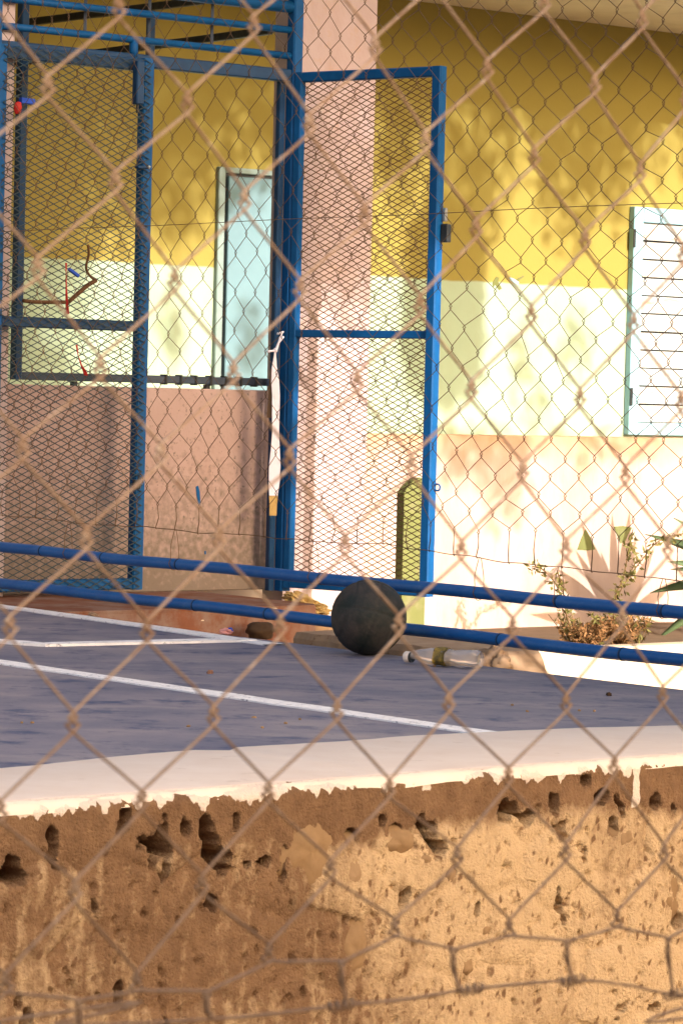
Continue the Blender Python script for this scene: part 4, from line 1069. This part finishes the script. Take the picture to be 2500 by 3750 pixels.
obj('blue_scrap', MB().bar(GATE.on(252,984,TO+.01), GATE.on(287,1010,TO+.01), 0.014, 0.012), M['blue_bit'], origin=GATE.on(270,1000,TO), label='small dark blue scrap stuck beside the upper red strip', cat='scrap')
obj('blue_tie', MB().bar(GATE.on(75,366,TO), GATE.on(124,372,TO), 0.020, 0.022), M['blue_bit'], origin=GATE.on(100,375,TO), label='bright blue plastic tie at the upper left of the gate', cat='tie')
p = GATE.on(65,393,TO); obj('red_knot', MB().blob(p,0.016,0.012,0.024,0.3,2,3), M['red'], smooth=True, origin=p-Vector((0,0,0.02)), label='small red plastic knot beside the blue tie on the gate', cat='knot')

# ================================================================== WHAT SHADES THE PLACE (outside the picture)
def uvs(u, s, z):
    """u along the building, s towards the sun"""
    w = Vector((SUN_AZ.y*-1, SUN_AZ.x, 0)); return w*u + SUN_AZ*s + Vector((0,0,z))
UDIR = Vector((-SUN_AZ.y, SUN_AZ.x, 0))
def U(p): return p.dot(UDIR)
def S(p): return p.dot(SUN_AZ)
u_edge = U(EDGE.pt(0,0,-0.10))
sh_root = thing('added_shade_building', uvs(u_edge-6, 16, -0.95), 'unseen plain cream building added out of frame to the right to shade the court', 'building')  # unseen building added to cast shade over the court
def ubox(mb, u0,u1,s0,s1,z0,z1):
    return mb.bevbox(lambda x,y,z: uvs(x,y,z), u0,u1,s0,s1,z0,z1,0.01)
obj('wall', ubox(MB(), u_edge-22, u_edge-0.02, 14.0, 22.0, -0.95, 8.3), M['cream'], sh_root)
obj('roof', ubox(MB(), u_edge-22.1, u_edge, 13.8, 22.2, 8.303, 8.5), M['roof_metal'], sh_root)
for k in range(3):
    w_ = obj('window', ubox(MB(), u_edge-3-k*4.2, u_edge-1.8-k*4.2, 13.96, 13.998, 0.6, 1.9), M['shutter'], sh_root)
def tree(name, trunk_u, trunk_s, trunk_r, trunk_h, clusters, label, seed, zmin_limb=0.0):
    random.seed(seed)
    root = thing(name, uvs(trunk_u, trunk_s, -0.95), label, 'tree', 'shade trees out of frame')
    pts = [uvs(trunk_u+0.05*math.sin(k), trunk_s+0.05*math.cos(k*1.7), -0.95+trunk_h*k/8) for k in range(9)]
    obj('trunk', MB().tube(pts, [trunk_r*(1.25-0.5*k/8) for k in range(9)], 14), M['bark'], root, smooth=True)
    lm = MB(); top = pts[-1]
    for ci, (u,s,z,ru,rs,rz,n) in enumerate(clusters):
        c = uvs(u,s,z)
        if z > zmin_limb and ci % 2 == 0:
            mid = (top+c)/2 + Vector((0,0,0.8))
            P = spline([top-Vector((0,0,0.1)), mid, c], 6)
            obj('limb', MB().tube(P, [0.05*(1-0.8*k/len(P))+0.010 for k in range(len(P))], 7), M['bark'], root, smooth=True)
        for i in range(n):
            d = rv(); d.normalize(); rr = random.random()**0.45
            q = c + UDIR*(d.x*ru*rr) + SUN_AZ*(d.y*rs*rr) + Vector((0,0,d.z*rz*rr))
            leafy(lm, q, rv()+Vector((0,0,-0.4)), random.uniform(.07,.12), random.uniform(.03,.05), rv())
    obj('crown', lm, M['leaf'], root, kind='stuff')
TE = math.tan(SUN_EL)
# tree whose crown shades the upper part of the yellow wall and whose added hanging foliage shades a strip of it
wp = WALL.on(1622, 1300); uT = U(wp); sW = S(wp); D1_ = 7.0
cl = []
random.seed(5)
for (x, ybot) in ((-300,850),(-120,900),(40,900),(170,960),(300,900),(430,940),(560,860),(700,880),(880,760),(1100,700),(1400,800),(1500,860),(1590,880),(1690,900),(1800,850),(1885,640),(1965,740),(2035,880),(2095,950),(2165,790),(2240,880),(2310,690),(2410,670),(2520,690),(2650,740),(2800,760),(3000,700)):
    p = WALL.on(x, ybot); rz = random.uniform(0.45,0.6)
    cl.append((U(p)+random.uniform(-.05,.05), S(p)+D1_+random.uniform(-.3,.3), p.z + D1_*TE + rz*0.92, (random.uniform(.36,.5) if x < 1380 or x > 2600 else random.uniform(.13,.19)), .5, rz, 520 if x < 1380 or x > 2600 else 230))
    cl.append((U(p), S(p)+D1_+random.uniform(-.2,.4), p.z + D1_*TE + 1.35, 0.6, .6, .75, 1100))
    cl.append((U(p), S(p)+D1_+random.uniform(-.2,.4), p.z + D1_*TE + 2.3, 0.65, .6, .8, 1000))
for zc in np.arange(0.98, 1.75, 0.13):                     # hanging foliage bunch added to cast the shadow strip on the wall
    cl.append((uT, sW+D1_, float(zc) + D1_*TE, 0.29, 0.5, 0.2, 1100))
for (x,y,ru,rz,n) in ((1600,1680,.20,.16,150),(1700,1700,.22,.2,170),(1800,1660,.18,.16,110),(1760,1840,.18,.16,80),(1900,1330,.10,.2,45),(2110,1260,.12,.22,60),(1960,1480,.10,.12,35),(2060,1640,.16,.10,50),(2230,1650,.2,.08,50),(620,1200,.08,.2,45),(900,1250,.09,.25,60)):
    p = WALL.on(x, y); cl.append((U(p), S(p)+D1_+0.3, p.z + (D1_+0.3)*TE, ru, .4, rz, n))
tree('shade_tree', uT+4.6, sW+D1_, 0.25, 5.2, cl, 'broad leafy tree out of frame to the right near the building', 21, 4.9)
# bushy tree that keeps the gate, the parapet and the upper column in shade
pc = GATE.on(770, 1600); D2_ = 7.6; sG = S(pc); cl = []
u_l = U(GATE.pt(-2.6,0,0)); u_c = U(GATE.on(1078,1500,0)); u_r = U(GATE.on(1365,1100,0))
zz0 = D2_*TE
for u in np.arange(u_l-0.3, u_c-0.2, 0.42):
    for zc in (-0.75, 0.0, 0.75, 1.5, 2.3):
        cl.append((float(u)+random.uniform(-.05,.05), sG+D2_+random.uniform(-.4,.4), zz0+zc, 0.40, 0.6, 0.6, 1500))
for zc in (-0.6,-0.1,0.4,0.9):
    cl.append((u_c-0.20, sG+D2_, zz0+zc, 0.2, 0.4, 0.4, 420))
for u in (u_c+0.02, u_c+0.22, u_c+0.45):
    for zc, k in ((1.62,0.42),(2.4,0.5)):
        cl.append((u, sG+D2_, zz0+zc+random.uniform(-.1,.1), 0.34, 0.4, k, 700))
tree('bushy_tree', (u_l+u_c)/2, sG+D2_+0.2, 0.16, 3.2, cl, 'dense bushy tree out of frame to the right beside the gate', 22)
